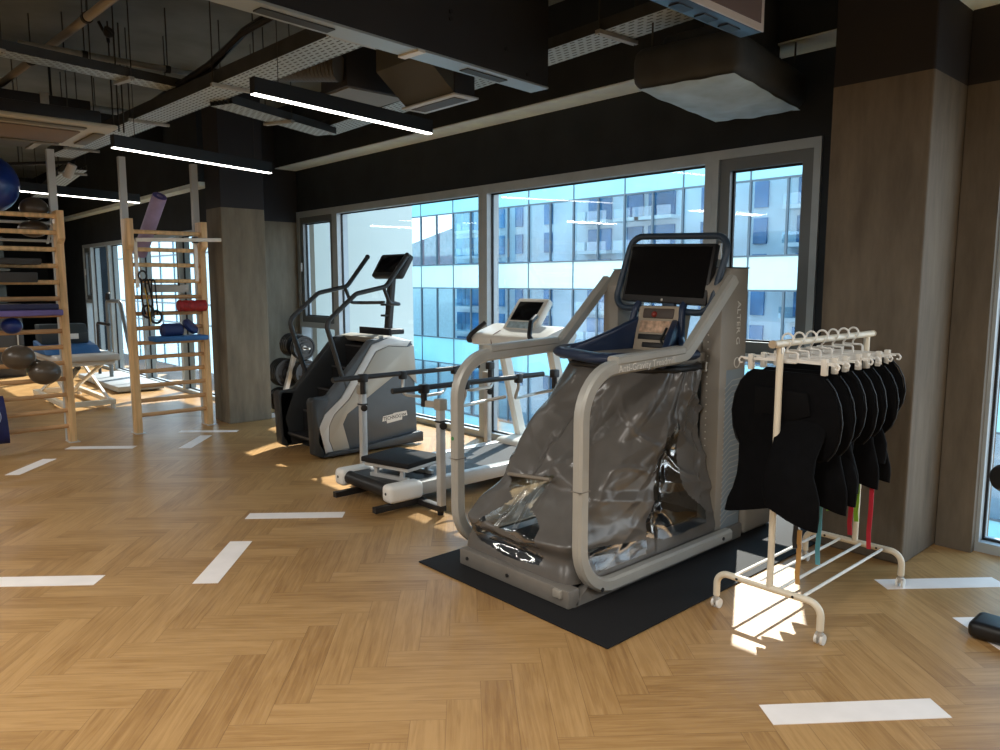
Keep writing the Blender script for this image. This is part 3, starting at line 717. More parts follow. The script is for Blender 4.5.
def make_shorts(kind=0):
    """hung by the waist: a flared zip skirt over shorts with two legs; waist edge at z=-0.14"""
    R = thing('neoprene_shorts', 'x', 'shorts', (0, 0, 0), 'black neoprene shorts hanging on the rack')
    rng = random.Random(kind)
    def ring(cx, cy, hx, hy, z, n=40, tilt=0, ph=0, amp=0.0):
        out = []
        for i in range(n):
            a = 2*PI*i/n; k = 1+amp*math.sin(a*5+ph)
            out.append((cx+hx*math.cos(a)*k, cy+hy*math.sin(a)*k, z+tilt*math.cos(a)))
        return out
    # skirt
    prof = [(-.135, .165, .008), (-.15, .185, .014), (-.19, .222, .022), (-.25, .250, .028), (-.32, .262, .031), (-.39, .254, .030), (-.44, .235, .026), (-.475, .205, .020), (-.485, .17, .012)]
    s = MB(); s.loft([ring(0, .004*math.sin(z*40), hx, hy, z, 48, amp=.02, ph=z*9) for z, hx, hy in prof]); sk = s.build('flared_skirt', M_fabric, R, smooth=60)
    zz = [(hx*1.012, 0, z) for z, hx, hy in prof[1:-1]]; zm = mat('zip_black', (.005, .005, .006), .5, spec=.2); MB().tube(fillet(zz, .05, 3), .004, 6).build('zip_edge', zm, sk); MB().tube([(-p[0], p[1], p[2]) for p in zz], .004, 6).build('zip_edge', zm, sk)
    # hips and legs
    for s_, dl in ((-1, 0.02), (1, -.03)):
        l = MB(); rows = []
        for k in range(9):
            t = k/8; z = -.30-.02*rng.random() - t*(.40+dl)
            fw_ = -.135*min(1, max(0, t*2.2-.1))**.8 if (kind == 0 and s_ > 0) else 0
            rows.append(ring(s_*(.085+.045*t), .006*s_+.012*math.sin(t*5+kind)+fw_, .105+.020*t+.012*math.sin(t*9+s_), .030+.010*t, z, 36, tilt=-s_*.035*t, amp=.05*t, ph=kind+s_*2))
        l.loft(rows); l.build('leg', M_fabric, R, smooth=60)
    sm = MB(); sm.prism([(-.13, -.20), (.12, -.21), (.14, -.30), (.05, -.33), (-.06, -.31), (-.13, -.33)], 'y', -.034, .02, bev=.004); sm.build('waist_panel', mat('matte_panel', (.0030, .0030, .0036), .8, spec=.1), sk)
    return R
def strap(R, x, y, z0, ln, colour, name='size_strap'):
    p = [(x, y, z0), (x+.003, y-.004, z0-ln*.4), (x-.003, y, z0-ln*.75), (x+.004, y-.003, z0-ln)]
    b = MB(); b.bar(fillet(p, .05, 4), .022, .003, up=(0, 1, 0)); b.bar([(x, y, z0+.06), (x, y, z0)], .018, .01, up=(0, 1, 0))
    o = b.build(name, mat('strap_'+colour, dict(red=(.42, .008, .03), green=(.25, .55, .04), tan=(.42, .23, .07), blue=(.10, .38, .50), dark=(.012, .012, .014), pale=(.55, .55, .5))[colour], .6), R)
    o['label'] = '%s strap' % colour
hp = None
spots = [3.255, 3.365, 3.485, 3.60, 3.72, 3.84, 3.955]
order = ['nearest the front post', 'second from the front post', 'third from the front post', 'in the middle of the seven', 'third from the back post', 'second from the back post', 'nearest the concrete column']
H0 = make_hanger(); P0 = [make_shorts(k) for k in range(3)]
H0.location = (RX+.02, spots[0], 1.349); H0['label'] = 'white clip hanger on the rack rail, nearest the front post'
for i in range(1, 7):
    h = copy_tree(H0); h.location = (RX+.02, spots[i], 1.349); h['label'] = 'white clip hanger on the rack rail, ' + order[i]
    h.rotation_euler.z = math.radians(random.uniform(-7, 7))
dz = [0, .0, .0, .0, 0, 0, 0]
shorts = []
for i in range(7):
    r = P0[i] if i < 3 else copy_tree(P0[i % 3])
    r.location = (RX+.02+(0, .01, .02, .015, .02, .02, .02)[i], spots[i], 1.349+dz[i]); r['label'] = 'black neoprene shorts with flared skirt hanging from the hanger ' + order[i]
    sc = (1.12, 1.10, 1.0, 1.06, 1.02, 1.02, .86)[i]; r.scale = ((1, .98, .96, .98, .95, .97, .94)[i], 1.15, sc); r.rotation_euler.z = math.radians((0, 2, -2, 1, -1, 2, -1)[i])
    shorts.append(r)
def add_strap(i, x, z0, ln, c):
    R = shorts[i]; L0 = R.location.copy(); R.location = (0, 0, 0); strap(R, x, 0, z0, ln, c); R.location = L0
add_strap(0, .08, -.72, .14, 'dark'); add_strap(0, .10, -.84, .17, 'tan')
add_strap(1, .13, -.70, .26, 'blue')
add_strap(3, .06, -.70, .11, 'green'); add_strap(3, .17, -.68, .22, 'red')
add_strap(4, .15, -.72, .18, 'green'); add_strap(4, .22, -.70, .32, 'red')
# ------------------------------------------------------------------ stair climber
def stair_climber():
    R = thing('stair_climber', 'grey stair climbing machine with dark handrails standing by the window', 'stair climber', (-6.43, 3.8, 0))
    xr, xl = -6.05, -6.80
    shell = [(3.30, .02), (4.38, .02), (4.385, .10), (4.35, .99), (4.31, 1.04), (4.07, 1.085), (3.86, 1.06), (3.40, .57), (3.24, .565), (3.225, .50), (3.24, .12)]
    for a, b in ((xr-.10, xr), (xl, xl+.10)):
        MB().prism(shell, 'x', a, b, bev=.02).build('side_panel', M_slate if a > -6.5 else M_dgrey, R)
    # decorations on the visible flank
    def plate(name, poly, t, m, bev=.0):
        return MB().prism(poly, 'x', xr+.0005, xr+t, bev=bev).build(name, m, R)
    plate('silver_trim', [(3.34, .035), (3.27, .16), (3.285, .30), (3.345, .41), (3.52, .55), (3.86, 1.02), (4.06, 1.075), (4.30, 1.03), (4.26, .98), (4.05, 1.00), (3.90, .955), (3.60, .53), (3.44, .40), (3.385, .30), (3.38, .17), (3.43, .035)], .012, M_alu, .004)
    plate('beige_trim', [(3.435, .04), (3.385, .17), (3.39, .30), (3.445, .395), (3.605, .525), (3.905, .95), (4.05, .995), (4.26, .975), (4.345, .99), (4.375, .60), (4.285, .695), (4.10, .70), (3.58, .39), (3.53, .30), (3.60, .045)], .010, M_champ, .003)
    plate('lower_sill', [(3.30, .022), (4.42, .022), (4.42, .115), (4.39, .13), (3.62, .06), (3.36, .06)], .05, M_dgrey, .008)
    bd = plate('maker_sticker', [(3.965, .268), (3.975, .318), (4.09, .33), (4.10, .338), (4.25, .345), (4.26, .297), (4.20, .292), (4.195, .262), (4.02, .245), (4.015, .272)], .003, M_plastw)
    text('TECHNOGYM', .05, frame((xr+.0036, 4.11, .298), (0, 1, .06), (0, -.06, 1)), mat('sticker_black', (.02, .02, .02), .5), bd, sx=.85)
    # front uprights of the step entry
    for a, b in ((xr-.10, xr+.012), (xl-.012, xl+.10)):
        MB().prism([(3.235, .05), (3.30, .012), (3.36, .04), (3.30, .30), (3.36, .45), (3.40, .55), (3.24, .57), (3.215, .54)], 'x', a, b, bev=.015).build('front_post', M_dgrey, R)
    # steps
    for i in range(5):
        y = 3.30+i*.165; z = .16+i*.205
        s = MB(); s.box(xl+.105, xr-.105, y, y+.20, z-.03, z, bev=.006); s.box(xl+.105, xr-.105, y+.17, y+.20, z, z+.175, bev=.004)
        st = s.build('step', M_rubber, R)
        g = MB(); g.box(xl+.11, xr-.11, y-.001, y+.012, z-.012, z+.003); g.build('tread_edge', mat('tread_grey', (.05, .05, .052), .5), st, smooth=0)
    MB().prism([(3.45, .02), (4.32, .02), (4.32, 1.0), (4.12, 1.0)], 'x', xl+.101, xr-.101).build('drive_housing', M_black, R)
    MB().prism([(4.0, 1.02), (4.33, .97), (4.35, 1.03), (4.08, 1.095), (3.95, 1.075)], 'x', xl+.02, xr-.02, bev=.012).build('top_cover', M_champ, R)
    # console
    p = MB(); p.bar([(-6.43, 4.30, 1.05), (-6.43, 4.37, 1.70)], .085, .06, up=(0, 1, 0), bev=.012); post = p.build('console_post', M_dgrey, R)
    MB().box(-6.57, -6.27, 4.16, 4.40, 1.085, 1.14, bev=.015).build('post_base', M_black, post)
    for z in (1.37, 1.26):
        k = MB(); k.box(-6.48, -6.40, 4.25, 4.35, z, z+.022, bev=.005); k.build('bottle_clip', M_black, post)
    Mx = Matrix.Translation((-6.43, 4.36, 1.765)) @ Matrix.Rotation(math.radians(-32), 4, 'X')
    c = MB(); c.box(-.25, .25, -.03, .05, -.13, .14, bev=.025, M=Mx); cs = c.build('console', M_black, R)
    c = MB(); c.box(-.19, .19, -.034, -.029, -.085, .105, bev=.004, M=Mx); c.build('screen', M_screen, cs)
    # handrails
    for x, s_ in ((xr-.02, 1), (xl+.02, -1)):
        r = MB(); r.tube([(x, 3.60, .57), (x, 3.395, 1.24), (x, 3.72, 1.50), (x, 4.05, 1.565), (x, 4.30, 1.865)], .0225, 12, fil=.10)
        h = r.build('handrail', M_dgrey, R)
        MB().tube([(x, 4.02, 1.565), (x, 4.09, 1.40), (x-s_*.0, 4.20, 1.395), (x-s_*.26, 4.33, 1.40)], .018, 10, fil=.05).build('inner_grip', M_dgrey, h)
        MB().ball((x, 4.302, 1.868), .026).build('grip_end', M_black, h)
stair_climber()

# ------------------------------------------------------------------ plate rack behind it
def plates():
    R = thing('weight_plate_rack', 'pale A-frame plate rack between the left column and the stair climber', 'rack', (-8.40, 4.35, 0))
    f = MB()
    f.bar([(-8.40, 4.05, .03), (-8.40, 4.32, .92)], .05, .05); f.bar([(-8.40, 4.65, .03), (-8.40, 4.38, .92)], .05, .05)
    f.build('frame', M_plastw, R)
    f = MB(); f.bar([(-8.40, 3.93, .025), (-8.40, 4.78, .025)], .06, .05); f.build('base_bar', M_alu, R)
    pegs = [(1, 4.33, .82), (1, 4.36, .51), (1, 4.36, .20), (-1, 4.33, .84), (-1, 4.20, .51), (-1, 4.15, .18)]
    for s_, y, z in pegs: MB().cyl((-8.40+s_*.02, y, z), (-8.40+s_*.26, y, z), .0125).build('peg', M_chrome, R)
    return pegs
PEGS = plates()
def make_plate(rad):
    R = thing('weight_plate', 'x', 'weight plate', (0, 0, 0), 'black plates on the A-frame rack')
    h = .022
    MB().lathe([(.026, -h), (rad*.42, -h), (rad*.46, -h*.5), (rad*.82, -h*.5), (rad*.86, -h), (rad*.97, -h), (rad, -h*.6), (rad, h*.6), (rad*.97, h), (rad*.86, h), (rad*.82, h*.5), (rad*.46, h*.5), (rad*.42, h), (.026, h), (.026, -h)], axis=(1, 0, 0), n=40).build('disc', mat('plate_rubber', (.013, .013, .014), .42), R)
    MB().lathe([(.016, -h-.001), (.026, -h-.001), (.026, h+.001), (.016, h+.001), (.016, -h-.001)], axis=(1, 0, 0), n=24).build('steel_hub', M_chrome, R)
    for k in range(3):
        a = k*2*PI/3+PI/2; g = MB()
        g.tube([(h*.55, rad*.64*math.cos(a+t), rad*.64*math.sin(a+t)) for t in [i*.09-.36 for i in range(9)]], rad*.07, 8)
        g.build('grip_slot', mat('grip_dark', (.03, .032, .036), .35), R)
    return R
protos = {}
lab = ['upper front', 'lower front', 'bottom front', 'upper rear', 'middle rear', 'lowest rear']
for i, (s_, y, z) in enumerate(PEGS):
    rad = (.145, .16, .145, .145, .175, .145)[i]
    if rad not in protos: protos[rad] = make_plate(rad); first = True
    else: first = False
    for j in range(2 if i < 3 else 4):
        o = protos[rad] if (first and j == 0) else copy_tree(protos[rad])
        o.location = (-8.40+s_*(.065+j*.052), y, z)
        o['label'] = 'black plate on the %s peg of the pale rack, %s from the frame' % (lab[i], ['first', 'second', 'third', 'fourth'][j])

# ------------------------------------------------------------------ treadmill with parallel bars
def treadmill():
    R = thing('parallel_bar_treadmill', 'white rehabilitation treadmill with black parallel handrails behind the grey bagged treadmill', 'treadmill', (-4.62, 3.6, 0))
    x0, x1 = -4.98, -4.25
    d = MB(); d.box(x0+.06, x1-.06, 2.90, 4.62, .10, .17, bev=.01); dk = d.build('deck', M_black, R)
    MB().box(x0+.09, x1-.09, 2.88, 4.55, .171, .176).build('running_belt', mat('belt', (.03, .031, .033), .55), dk, smooth=0)
    for a, b in ((x0, x0+.085), (x1-.085, x1)):
        MB().box(a, b, 3.10, 4.65, .085, .185, bev=.014).build('side_rail', M_alu, R)
        e = MB().box(a-.02, b+.02, 2.83, 3.12, .07, .20, bev=.035, seg=4).build('end_cover', M_plastw, R)
        MB().cyl(((a+b)/2, 2.832, .14), ((a+b)/2, 2.828, .14), .010).build('cover_screw', M_black, e)
    MB().cyl((x0+.08, 2.90, .135), (x1-.08, 2.90, .135), .05).build('rear_roller', M_black, R)
    for y in (3.10, 4.4):
        b = MB(); b.box(x0-.14, x1+.26, y-.03, y+.03, .028, .068, bev=.004); cb = b.build('cross_bar', M_black, R)
        for x in (x0-.11, x1+.23): MB().cyl((x, y, .0), (x, y, .03), .022).build('levelling_foot', M_rubber, cb)
    for xt in (x0+.18, x1-.02): MB().bar([(xt, 2.72, .05), (xt, 3.1, .05)], .045, .04).build('transport_bar', M_black, R)
    # motor cover and uprights, console
    MB().box(x0, x1, 4.45, 4.83, .05, .22, bev=.05, seg=4).build('motor_cover', M_white, R)
    for x in (x0+.06, x1-.06):
        MB().bar([(x, 4.74, .20), (x, 4.48, 1.16)], .07, .11, up=(0, 1, 0), bev=.02).build('console_upright', M_white, R)
    c = MB(); c.prism([(4.20, 1.07), (4.62, 1.07), (4.68, 1.19), (4.50, 1.25), (4.22, 1.16)], 'x', x0-.05, x1+.09, bev=.035); con = c.build('console_tray', M_white, R)
    Mx = Matrix.Translation((-4.60, 4.50, 1.32)) @ Matrix.Rotation(math.radians(-38), 4, 'X')
    s = MB(); s.box(-.19, .19, -.03, .04, -.17, .17, bev=.02, M=Mx); hd = s.build('console_head', M_white, R)
    s = MB(); s.box(-.14, .145, -.036, -.029, -.07, .125, bev=.004, M=Mx); s.build('display', M_screen, hd)
    s = MB(); s.box(-.14, .145, -.034, -.029, -.15, -.085, bev=.003, M=Mx); s.build('key_panel', mat('key_panel_blue', (.35, .48, .55), .4, var=.3, scale=30), hd)
    g = MB(); g.tube([(x0-.02, 4.30, 1.10), (x0-.03, 4.17, 1.10), (x0-.01, 4.20, 1.16), (x0+.03, 4.33, 1.255)], .02, 10, fil=.03); g.build('handle_grip', M_black, R)
    g = MB(); g.tube([(x1-.07, 4.33, 1.33), (x1-.04, 4.24, 1.29), (x1+.0, 4.18, 1.17), (x1+.07, 4.20, 1.11), (x1+.10, 4.28, 1.11)], .02, 10, fil=.05); g.build('handle_grip', M_black, R)
    w = MB(); w.tube([(-4.72, 4.30, 1.20), (-4.76, 4.22, 1.15), (-4.70, 4.19, 1.04), (-4.58, 4.19, 1.03), (-4.50, 4.22, 1.10), (-4.45, 4.30, 1.18)], .0035, 6, fil=.08); w.build('lead_wire', mat('red_wire', (.10, .01, .01), .5), con)
    # posts with parallel bars
    zb = .885
    for s_, xp, xb_ in ((1, x1+.24, x1+.12), (-1, x0-.02, x0+.07)):
        for y in (3.10, 4.4):
            p = MB(); p.box(xp-.024, xp+.024, y-.024, y+.024, .068 if s_ > 0 else .068, .80, bev=.004); ps = p.build('rail_post', M_alu, R)
            k = MB(); k.box(xp-.03, xp+.03, y-.03, y+.03, .655, .667, bev=.002); k.cyl((xp+.025, y-.01, .64), (xp+.065, y-.03, .64), .014); k.lathe([(.012, 0), (.026, .004), (.026, .022), (0, .026)], (xp+.05, y-.02, .64), (1, -.5, 0), 12); k.build('clamp_knob', M_black, ps)
            k = MB(); k.box(xp-.034, xp+.034, y-.034, y+.034, .74, .815, bev=.006); k.bar([(xp, y, .775), (xb_, y-.05, .775)], .03, .045, bev=.004); k.build('post_head', M_champ, ps)
            k = MB(); k.cyl((xb_, y-.05, .755), (xb_, y-.05, .86), .022); k.box(xb_-.026, xb_+.026, y-.085, y-.015, .845, .91, bev=.01); k.build('bar_clamp', M_black, ps)
        MB().tube([(xb_, 2.79, zb), (xb_, 4.22, zb)], .0195, 14).build('parallel_bar', mat('bar_foam', (.022, .024, .027), .5), R)
        for y in (3.42, 3.95):
            h = MB(); h.tube([(xb_, y, zb-.02), (xb_, y, .80), (xb_-s_*.02, y-.02, .72), (xb_-s_*.10, y+.10, .70), (xb_-s_*.12, y+.30, .71), (xb_-s_*.02, y+.42, .74)], .0125, 10, fil=.06); hh = h.build('hand_loop', M_chrome, R)
            MB().box(xb_-.022, xb_+.022, y-.03, y+.03, .838, .905, bev=.008).build('loop_clamp', M_black, hh)
    STEP = b = thing('step_platform', 'black topped low step platform resting on the rear of the white treadmill belt', 'step', (-4.6, 3.2, .177))
    t = MB(); t.box(-4.83, -4.37, 3.0, 3.40, .285, .325, bev=.010); t.build('top_board', M_rubber, b)
    t = MB(); t.box(-4.81, -4.39, 3.02, 3.38, .255, .283, bev=.005); t.build('steel_tray', M_alu, b)
    for y in (3.06, 3.34):
        t = MB(); t.bar([(-4.78, y, .190), (-4.42, y, .190)], .03, .026); t.box(-4.74, -4.71, y-.012, y+.012, .20, .256); t.box(-4.49, -4.46, y-.012, y+.012, .20, .256); t.build('foot_rail', M_alu, b)
    b.location = (-4.55, 3.15, .177); b.rotation_euler.z = math.radians(14)
treadmill()

# ------------------------------------------------------------------ wall bars
RZ = [.166+.16*i for i in range(14)]
def wall_bars(y0, y1, label, zs, top):
    x = -8.47
    R = thing('wall_bars', label, 'wall bars', (x, (y0+y1)/2, 0))
    for y in (y0, y1):
        p = MB(); p.prism([(-8.54, 0.0), (-8.42, 0.0), (-8.42, top-.32), (-8.35, top-.27), (-8.35, top), (-8.54, top)], 'y', y-.032, y+.032, bev=.004)
        sp = p.build('side_post', M_beech, R)
        b = MB(); b.box(-8.56, -8.38, y-.05, y+.05, 0, .006); b.build('floor_bracket', M_alu, sp, smooth=0)
    for z, dx in zs:
        b = MB(); b.sweep([(-8.46+dx, y0, z), (-8.46+dx, y1, z)], [(.017*math.cos(a*PI/6), .022*math.sin(a*PI/6)) for a in range(12)]); b.build('rung', M_rung if z < 1.5 else M_beech, R)
    for y in ((y0+.02, y1) if y0 > 2 else (y1,)):
        b = MB(); b.box(-8.61, -8.545, y-.035, y+.03, 0.0, 2.90); b.build('ceiling_post', M_post, R, smooth=0)
    return R
wb = wall_bars(2.46, 3.22, 'beech wall bars nearest the concrete column, with a white bracket arm', [(z, .0) for z in (.19, .345, .505, .66, .81, .965, 1.12, 1.275, 1.45, 1.62, 1.79, 1.95)]+[(2.13, .06)], 2.26)
wl_ = wall_bars(0.98, 1.83, 'beech wall bars holding exercise balls at the left edge', [(z, .0 if z < 1.95 else .05) for z in RZ], 2.30)
b = MB(); b.tube([(-8.66, .98, 2.19), (-8.66, 1.83, 2.19)], .014, 8); b.tube([(-8.74, .98, 2.02), (-8.74, 1.83, 2.02)], .014, 8); b.bar([(-8.52, 1.79, 2.17), (-8.76, 1.79, 2.0)], .02, .02); b.bar([(-8.52, 1.02, 2.17), (-8.76, 1.02, 2.0)], .02, .02); b.build('ball_shelf', M_post, wl_)
# white pull-up bracket on the right wall bars
R = thing('pull_up_bracket', 'white steel bracket arm hooked over the right wall bars', 'bracket', (-8.4, 2.9, 2.06))
b = MB(); b.bar([(-8.40, 2.52, 2.045), (-8.33, 3.50, 2.075)], .05, .04, bev=.004); b.build('arm', M_white, R)
for y, z in ((2.52, 1.55), (3.14, 1.62)):
    b = MB(); b.bar([(-8.415, y, 2.05), (-8.415, y, z)], .035, .025, bev=.003); b.build('upright', M_white, R)
MB().box(-8.425, -8.36, 3.10, 3.16, 2.03, 2.10, bev=.01).build('clamp', M_black, R); MB().cyl((-8.33, 3.50, 2.075), (-8.33, 3.505, 2.075), .018).build('end_cap', M_black, R)
b = MB(); b.tube([(-8.36, 2.92, 2.03), (-8.36, 2.92, 1.60)], .002, 6); b.cyl((-8.36, 2.92, 1.60), (-8.36, 2.92, 1.57), .011); b.build('pull_cord', M_black, R)
o = MB().box(-8.442, -8.424, 2.56, 3.05, 1.50, 1.585, bev=.006).build('foam_board', mat('grey_white_board', (.40, .39, .36), .6)); tag(o, 'pale board resting across the rungs of the right wall bars', 'board')
# straps
R = thing('suspension_trainer', 'black and yellow suspension trainer straps hanging on the right wall bars', 'straps', (-8.4, 2.6, 1.4))
b = MB()
for k in range(5):
    y = 2.545+.03*k; b.bar(fillet([(-8.425, y, 1.625), (-8.40+.01*k, y+.01, 1.64), (-8.39+.01*k, y+.02*(k % 3), 1.45-.03*k), (-8.395, y+.03, 1.27-.04*(k % 2))], .03, 3), .022, .004, up=(0, 1, 0))
b.build('webbing', mat('black_webbing', (.012, .012, .012), .8), R)
for y, z in ((2.60, 1.30), (2.68, 1.24)):
    b = MB(); b.tube([(-8.385, y+.055*math.cos(a*PI/10), z+.065*math.sin(a*PI/10)) for a in range(20)], .013, 8, closed=True); b.build('handle', M_black, R)
b = MB(); b.bar([(-8.375, 2.575, 1.55), (-8.37, 2.60, 1.38), (-8.375, 2.62, 1.16)], .018, .004, up=(0, 1, 0)); b.build('yellow_webbing', mat('yellow_webbing', (.60, .42, .04), .7), R)
R = thing('suspension_cuff', 'black looped cuff hanging at the top of the right wall bars', 'strap', (-8.38, 2.56, 1.64))
b = MB(); b.tube([(-8.40, 2.57+.04*math.cos(a*PI/9), 1.675+.05*math.sin(a*PI/9)) for a in range(18)], .010, 8, closed=True); b.build('loop', M_black, R)
# rollers and pads
o = MB().lathe([(.0, 0), (.035, 0), (.055, 0), (.062, .006), (.062, .03), (.058, .035), (.058, .06), (.062, .065), (.062, .10), (.058, .105), (.058, .13), (.062, .135), (.062, .17), (.058, .175), (.058, .20), (.062, .205), (.062, .295), (.055, .30), (.035, .30), (.03, .27), (0, .27)], (-8.385, 2.91, 1.352), (0, 1, 0), 28).build('foam_roller', mat('red_foam', (.30, .012, .016), .55, var=.3, scale=30))
tag(o, 'red grooved foam roller lying across the right wall bars', 'foam roller')
R = thing('foam_roller', 'long lilac foam roller leaning upright at the top of the right wall bars', 'foam roller', (-8.70, 2.66, 2.0))
a_, b_ = Vector((-8.95, 2.72, 1.92)), Vector((-8.50, 2.82, 2.52)); ax = (b_-a_)
MB().lathe([(.0, 0), (.075, 0), (.075, ax.length), (.03, ax.length), (.03, ax.length-.06), (0, ax.length-.06)], a_, ax, 28).build('tube', mat('lilac_foam', (.42, .34, .56), .55, var=.15, scale=6), R)
MB().lathe([(.032, 0), (.072, 0), (.072, .003), (.032, .003), (.032, 0)], a_+ax*1.0006, ax, 28).build('end_face', mat('violet_foam_end', (.12, .10, .32), .6), R)
o = MB().box(-8.44, -8.20, 2.60, 3.16, .983, 1.035, bev=.012).build('balance_pad', mat('blue_pad', (.02, .12, .33), .6, var=.1)); tag(o, 'flat blue balance pad lying on the rungs of the right wall bars', 'pad')
o = MB().lathe([(0, 0), (.055, 0), (.075, .02), (.075, .20), (.055, .22), (0, .22)], (-8.38, 2.72, 1.092), (0, 1, 0), 24).build('blue_roller', mat('navy_foam', (.012, .03, .12), .55)); tag(o, 'short navy roller lying on the flat blue balance pad', 'roller')
o = MB().lathe([(0, -.035), (.08, -.035), (.10, 0), (.08, .035), (0, .035)], (-8.38, 3.03, 1.125), (.35, .5, .55), 28).build('balance_disc', mat('navy_foam', (.012, .03, .12), .55)); tag(o, 'dark blue balance disc propped on the blue pad below the red roller', 'balance disc')
# balls
def ball(c, r, m, label, sc=(1, 1, 1), rings=True):
    b = MB(); b.ball(c, r, sc, 32); o = b.build('exercise_ball', m); tag(o, label, 'ball')
    v = MB(); v.cyl((c[0]+r*.97, c[1]+.03, c[2]), (c[0]+r*1.0, c[1]+.03, c[2]), .008); v.build('valve_plug', M_plastw, o) if False else None
ball((-8.34, 1.395, .895), .128, M_ball, 'dark bronze ball wedged on the left wall bars, upper of the two low ones', (.9, 1.1, .92))
ball((-8.33, 1.60, .735), .128, M_ball, 'dark bronze ball wedged on the left wall bars, lower of the two low ones', (.9, 1.1, .92))
ball((-8.64, 1.67, 2.325), .115, M_ball, 'dark bronze ball resting above the top rung of the left wall bars', (1, 1.1, .95))
ball((-8.66, 1.655, 2.13), .115, M_ball, 'dark bronze ball behind the top rungs, under the other bronze ball', (.8, 1.15, .72))
ball((-8.38, 1.365, 1.195), .085, M_bball, 'small shiny blue ball resting on a rung of the left wall bars', (.9, 1.05, .9))
ball((-8.62, 1.28, 2.53), .28, M_bball, 'large blue gym ball on top of the left wall bars')
o = MB().box(-8.47, -8.22, .98, 1.58, 1.605, 1.70, bev=.01).build('foam_mat', mat('charcoal_foam', (.035, .034, .033), .8)); tag(o, 'charcoal foam block lying across the left wall bars, lower of the two dark ones', 'foam block')
o = MB().box(-8.47, -8.22, .98, 1.62, 1.773, 1.83, bev=.01).build('foam_mat', mat('charcoal_foam', (.035, .034, .033), .8)); tag(o, 'thin charcoal foam mat lying across the left wall bars, upper of the two dark ones', 'foam block')
o = MB().box(-8.47, -8.20, .98, 1.77, 1.288, 1.345, bev=.012).build('exercise_mat', mat('purple_mat', (.13, .10, .30), .6, var=.15)); tag(o, 'lilac folded exercise mat lying across the left wall bars', 'mat')
o = MB().box(-8.45, -8.22, .98, 1.74, 1.3465, 1.40, bev=.012).build('exercise_mat', mat('navy_mat', (.012, .015, .06), .6)); tag(o, 'navy exercise mat stacked on top of the lilac mat', 'mat')
R = thing('drawstring_bag', 'navy blue drawstring bag with pale round emblem hanging low at the left edge', 'bag', (-8.24, 1.1, .1))
b = MB(); b.grid(lambda u, v: Vector((-8.36+.12*math.sin(v*PI)**.5*(.5+.5*math.sin(u*PI))+.03*math.sin(u*7)*.3+.05*(1-v), .865+u*.40-.02*v, .09+v*.45)), 16, 16)
b.grid(lambda u, v: Vector((-8.365, .865+u*.40-.02*v, .09+v*.45)), 16, 16); b.build('fabric_body', mat('navy_fabric', (.006, .010, .075), .6, var=.2, scale=12), R)
b = MB(); b.tube([(-8.245, 1.14+.06*math.cos(a*PI/14), .36+.08*math.sin(a*PI/14)) for a in range(28)], .004, 6, closed=True)
b.tube([(-8.24, 1.14+.03*math.cos(a*PI/8), .36+.045*math.sin(a*PI/8)) for a in range(16)], .003, 6, closed=True); b.tube([(-8.24, 1.09, .24), (-8.24, 1.16, .245)], .004, 6); b.tube([(-8.24, 1.10, .22), (-8.24, 1.15, .222)], .003, 6)
b.build('emblem', mat('pale_print', (.35, .38, .55), .6), R)
b = MB(); b.tube([(-8.37, .87, .53), (-8.43, .90, .62), (-8.43, 1.15, .62), (-8.37, 1.19, .53)], .006, 6); b.build('cord', mat('white_cord', (.6, .6, .6), .7), R)

# ------------------------------------------------------------------ treatment tables beyond the wall bars
def couch(x0, x1, y0, y1, label, mtop, z=.66):
    R = thing('treatment_table', label, 'treatment table', ((x0+x1)/2, (y0+y1)/2, 0))
    MB().box(x0, x1, y0, y1, z-.035, z+.05, bev=.025, seg=3).build('padded_top', mtop, R)
    f = MB(); f.box(x0+.06, x1-.06, y0+.06, y0+.11, z-.085, z-.036); f.box(x0+.06, x1-.06, y1-.11, y1-.06, z-.085, z-.036); f.box(x0+.06, x0+.11, y0+.11, y1-.11, z-.085, z-.036); f.box(x1-.11, x1-.06, y0+.11, y1-.11, z-.085, z-.036); f.build('upper_frame', M_white, R, smooth=0)
    f = MB(); f.box(x0+.10, x1-.10, y0+.06, y0+.12, .06, .12, bev=.005); f.box(x0+.10, x1-.10, y1-.12, y1-.06, .06, .12, bev=.005); f.box(x0+.10, x0+.18, y0+.12, y1-.12, .06, .12); f.box(x1-.18, x1-.10, y0+.12, y1-.12, .06, .12); f.build('lower_frame', M_cream, R)
    for x in (x0+.14, x1-.14):
        for y in (y0+.09, y1-.09): MB().cyl((x, y, 0), (x, y, .06), .025).build('foot', M_plastw, R)
    for y in (y0+.15, y1-.15):
        for s_ in (0, 1):
            a, b = (x0+.22, x1-.22) if s_ == 0 else (x1-.22, x0+.22)
            MB().bar([(a, y+s_*.035, .11), (b, y+s_*.035, z-.07)], .03, .04).build('lift_arm', M_plastw, R)
    MB().cyl((x0+.5, (y0+y1)/2, .15), (x1-.6, (y0+y1)/2, z-.15), .035).build('actuator', mat('actuator_grey', (.10, .11, .12), .5), R)
couch(-12.2, -10.25, 2.10, 2.82, 'cream treatment table between the two wall bars with a blue wedge on it', mat('cream_vinyl', (.62, .58, .52), .5))
couch(-11.2, -9.3, .40, 1.15, 'cream treatment table standing behind the left wall bars', mat('cream_vinyl', (.62, .58, .52), .5), .70)
o = MB().prism([(-11.25, .711), (-10.55, .711), (-10.75, .80), (-11.25, .86)], 'y', 2.05, 2.68, bev=.012).build('foam_wedge', mat('blue_vinyl', (.035, .13, .32), .45)); tag(o, 'blue foam wedge lying on the far treatment table', 'wedge')
R = thing('therapy_device', 'dark grey case of a therapy device standing on the blue wedge', 'device', (-11.0, 2.35, .82))
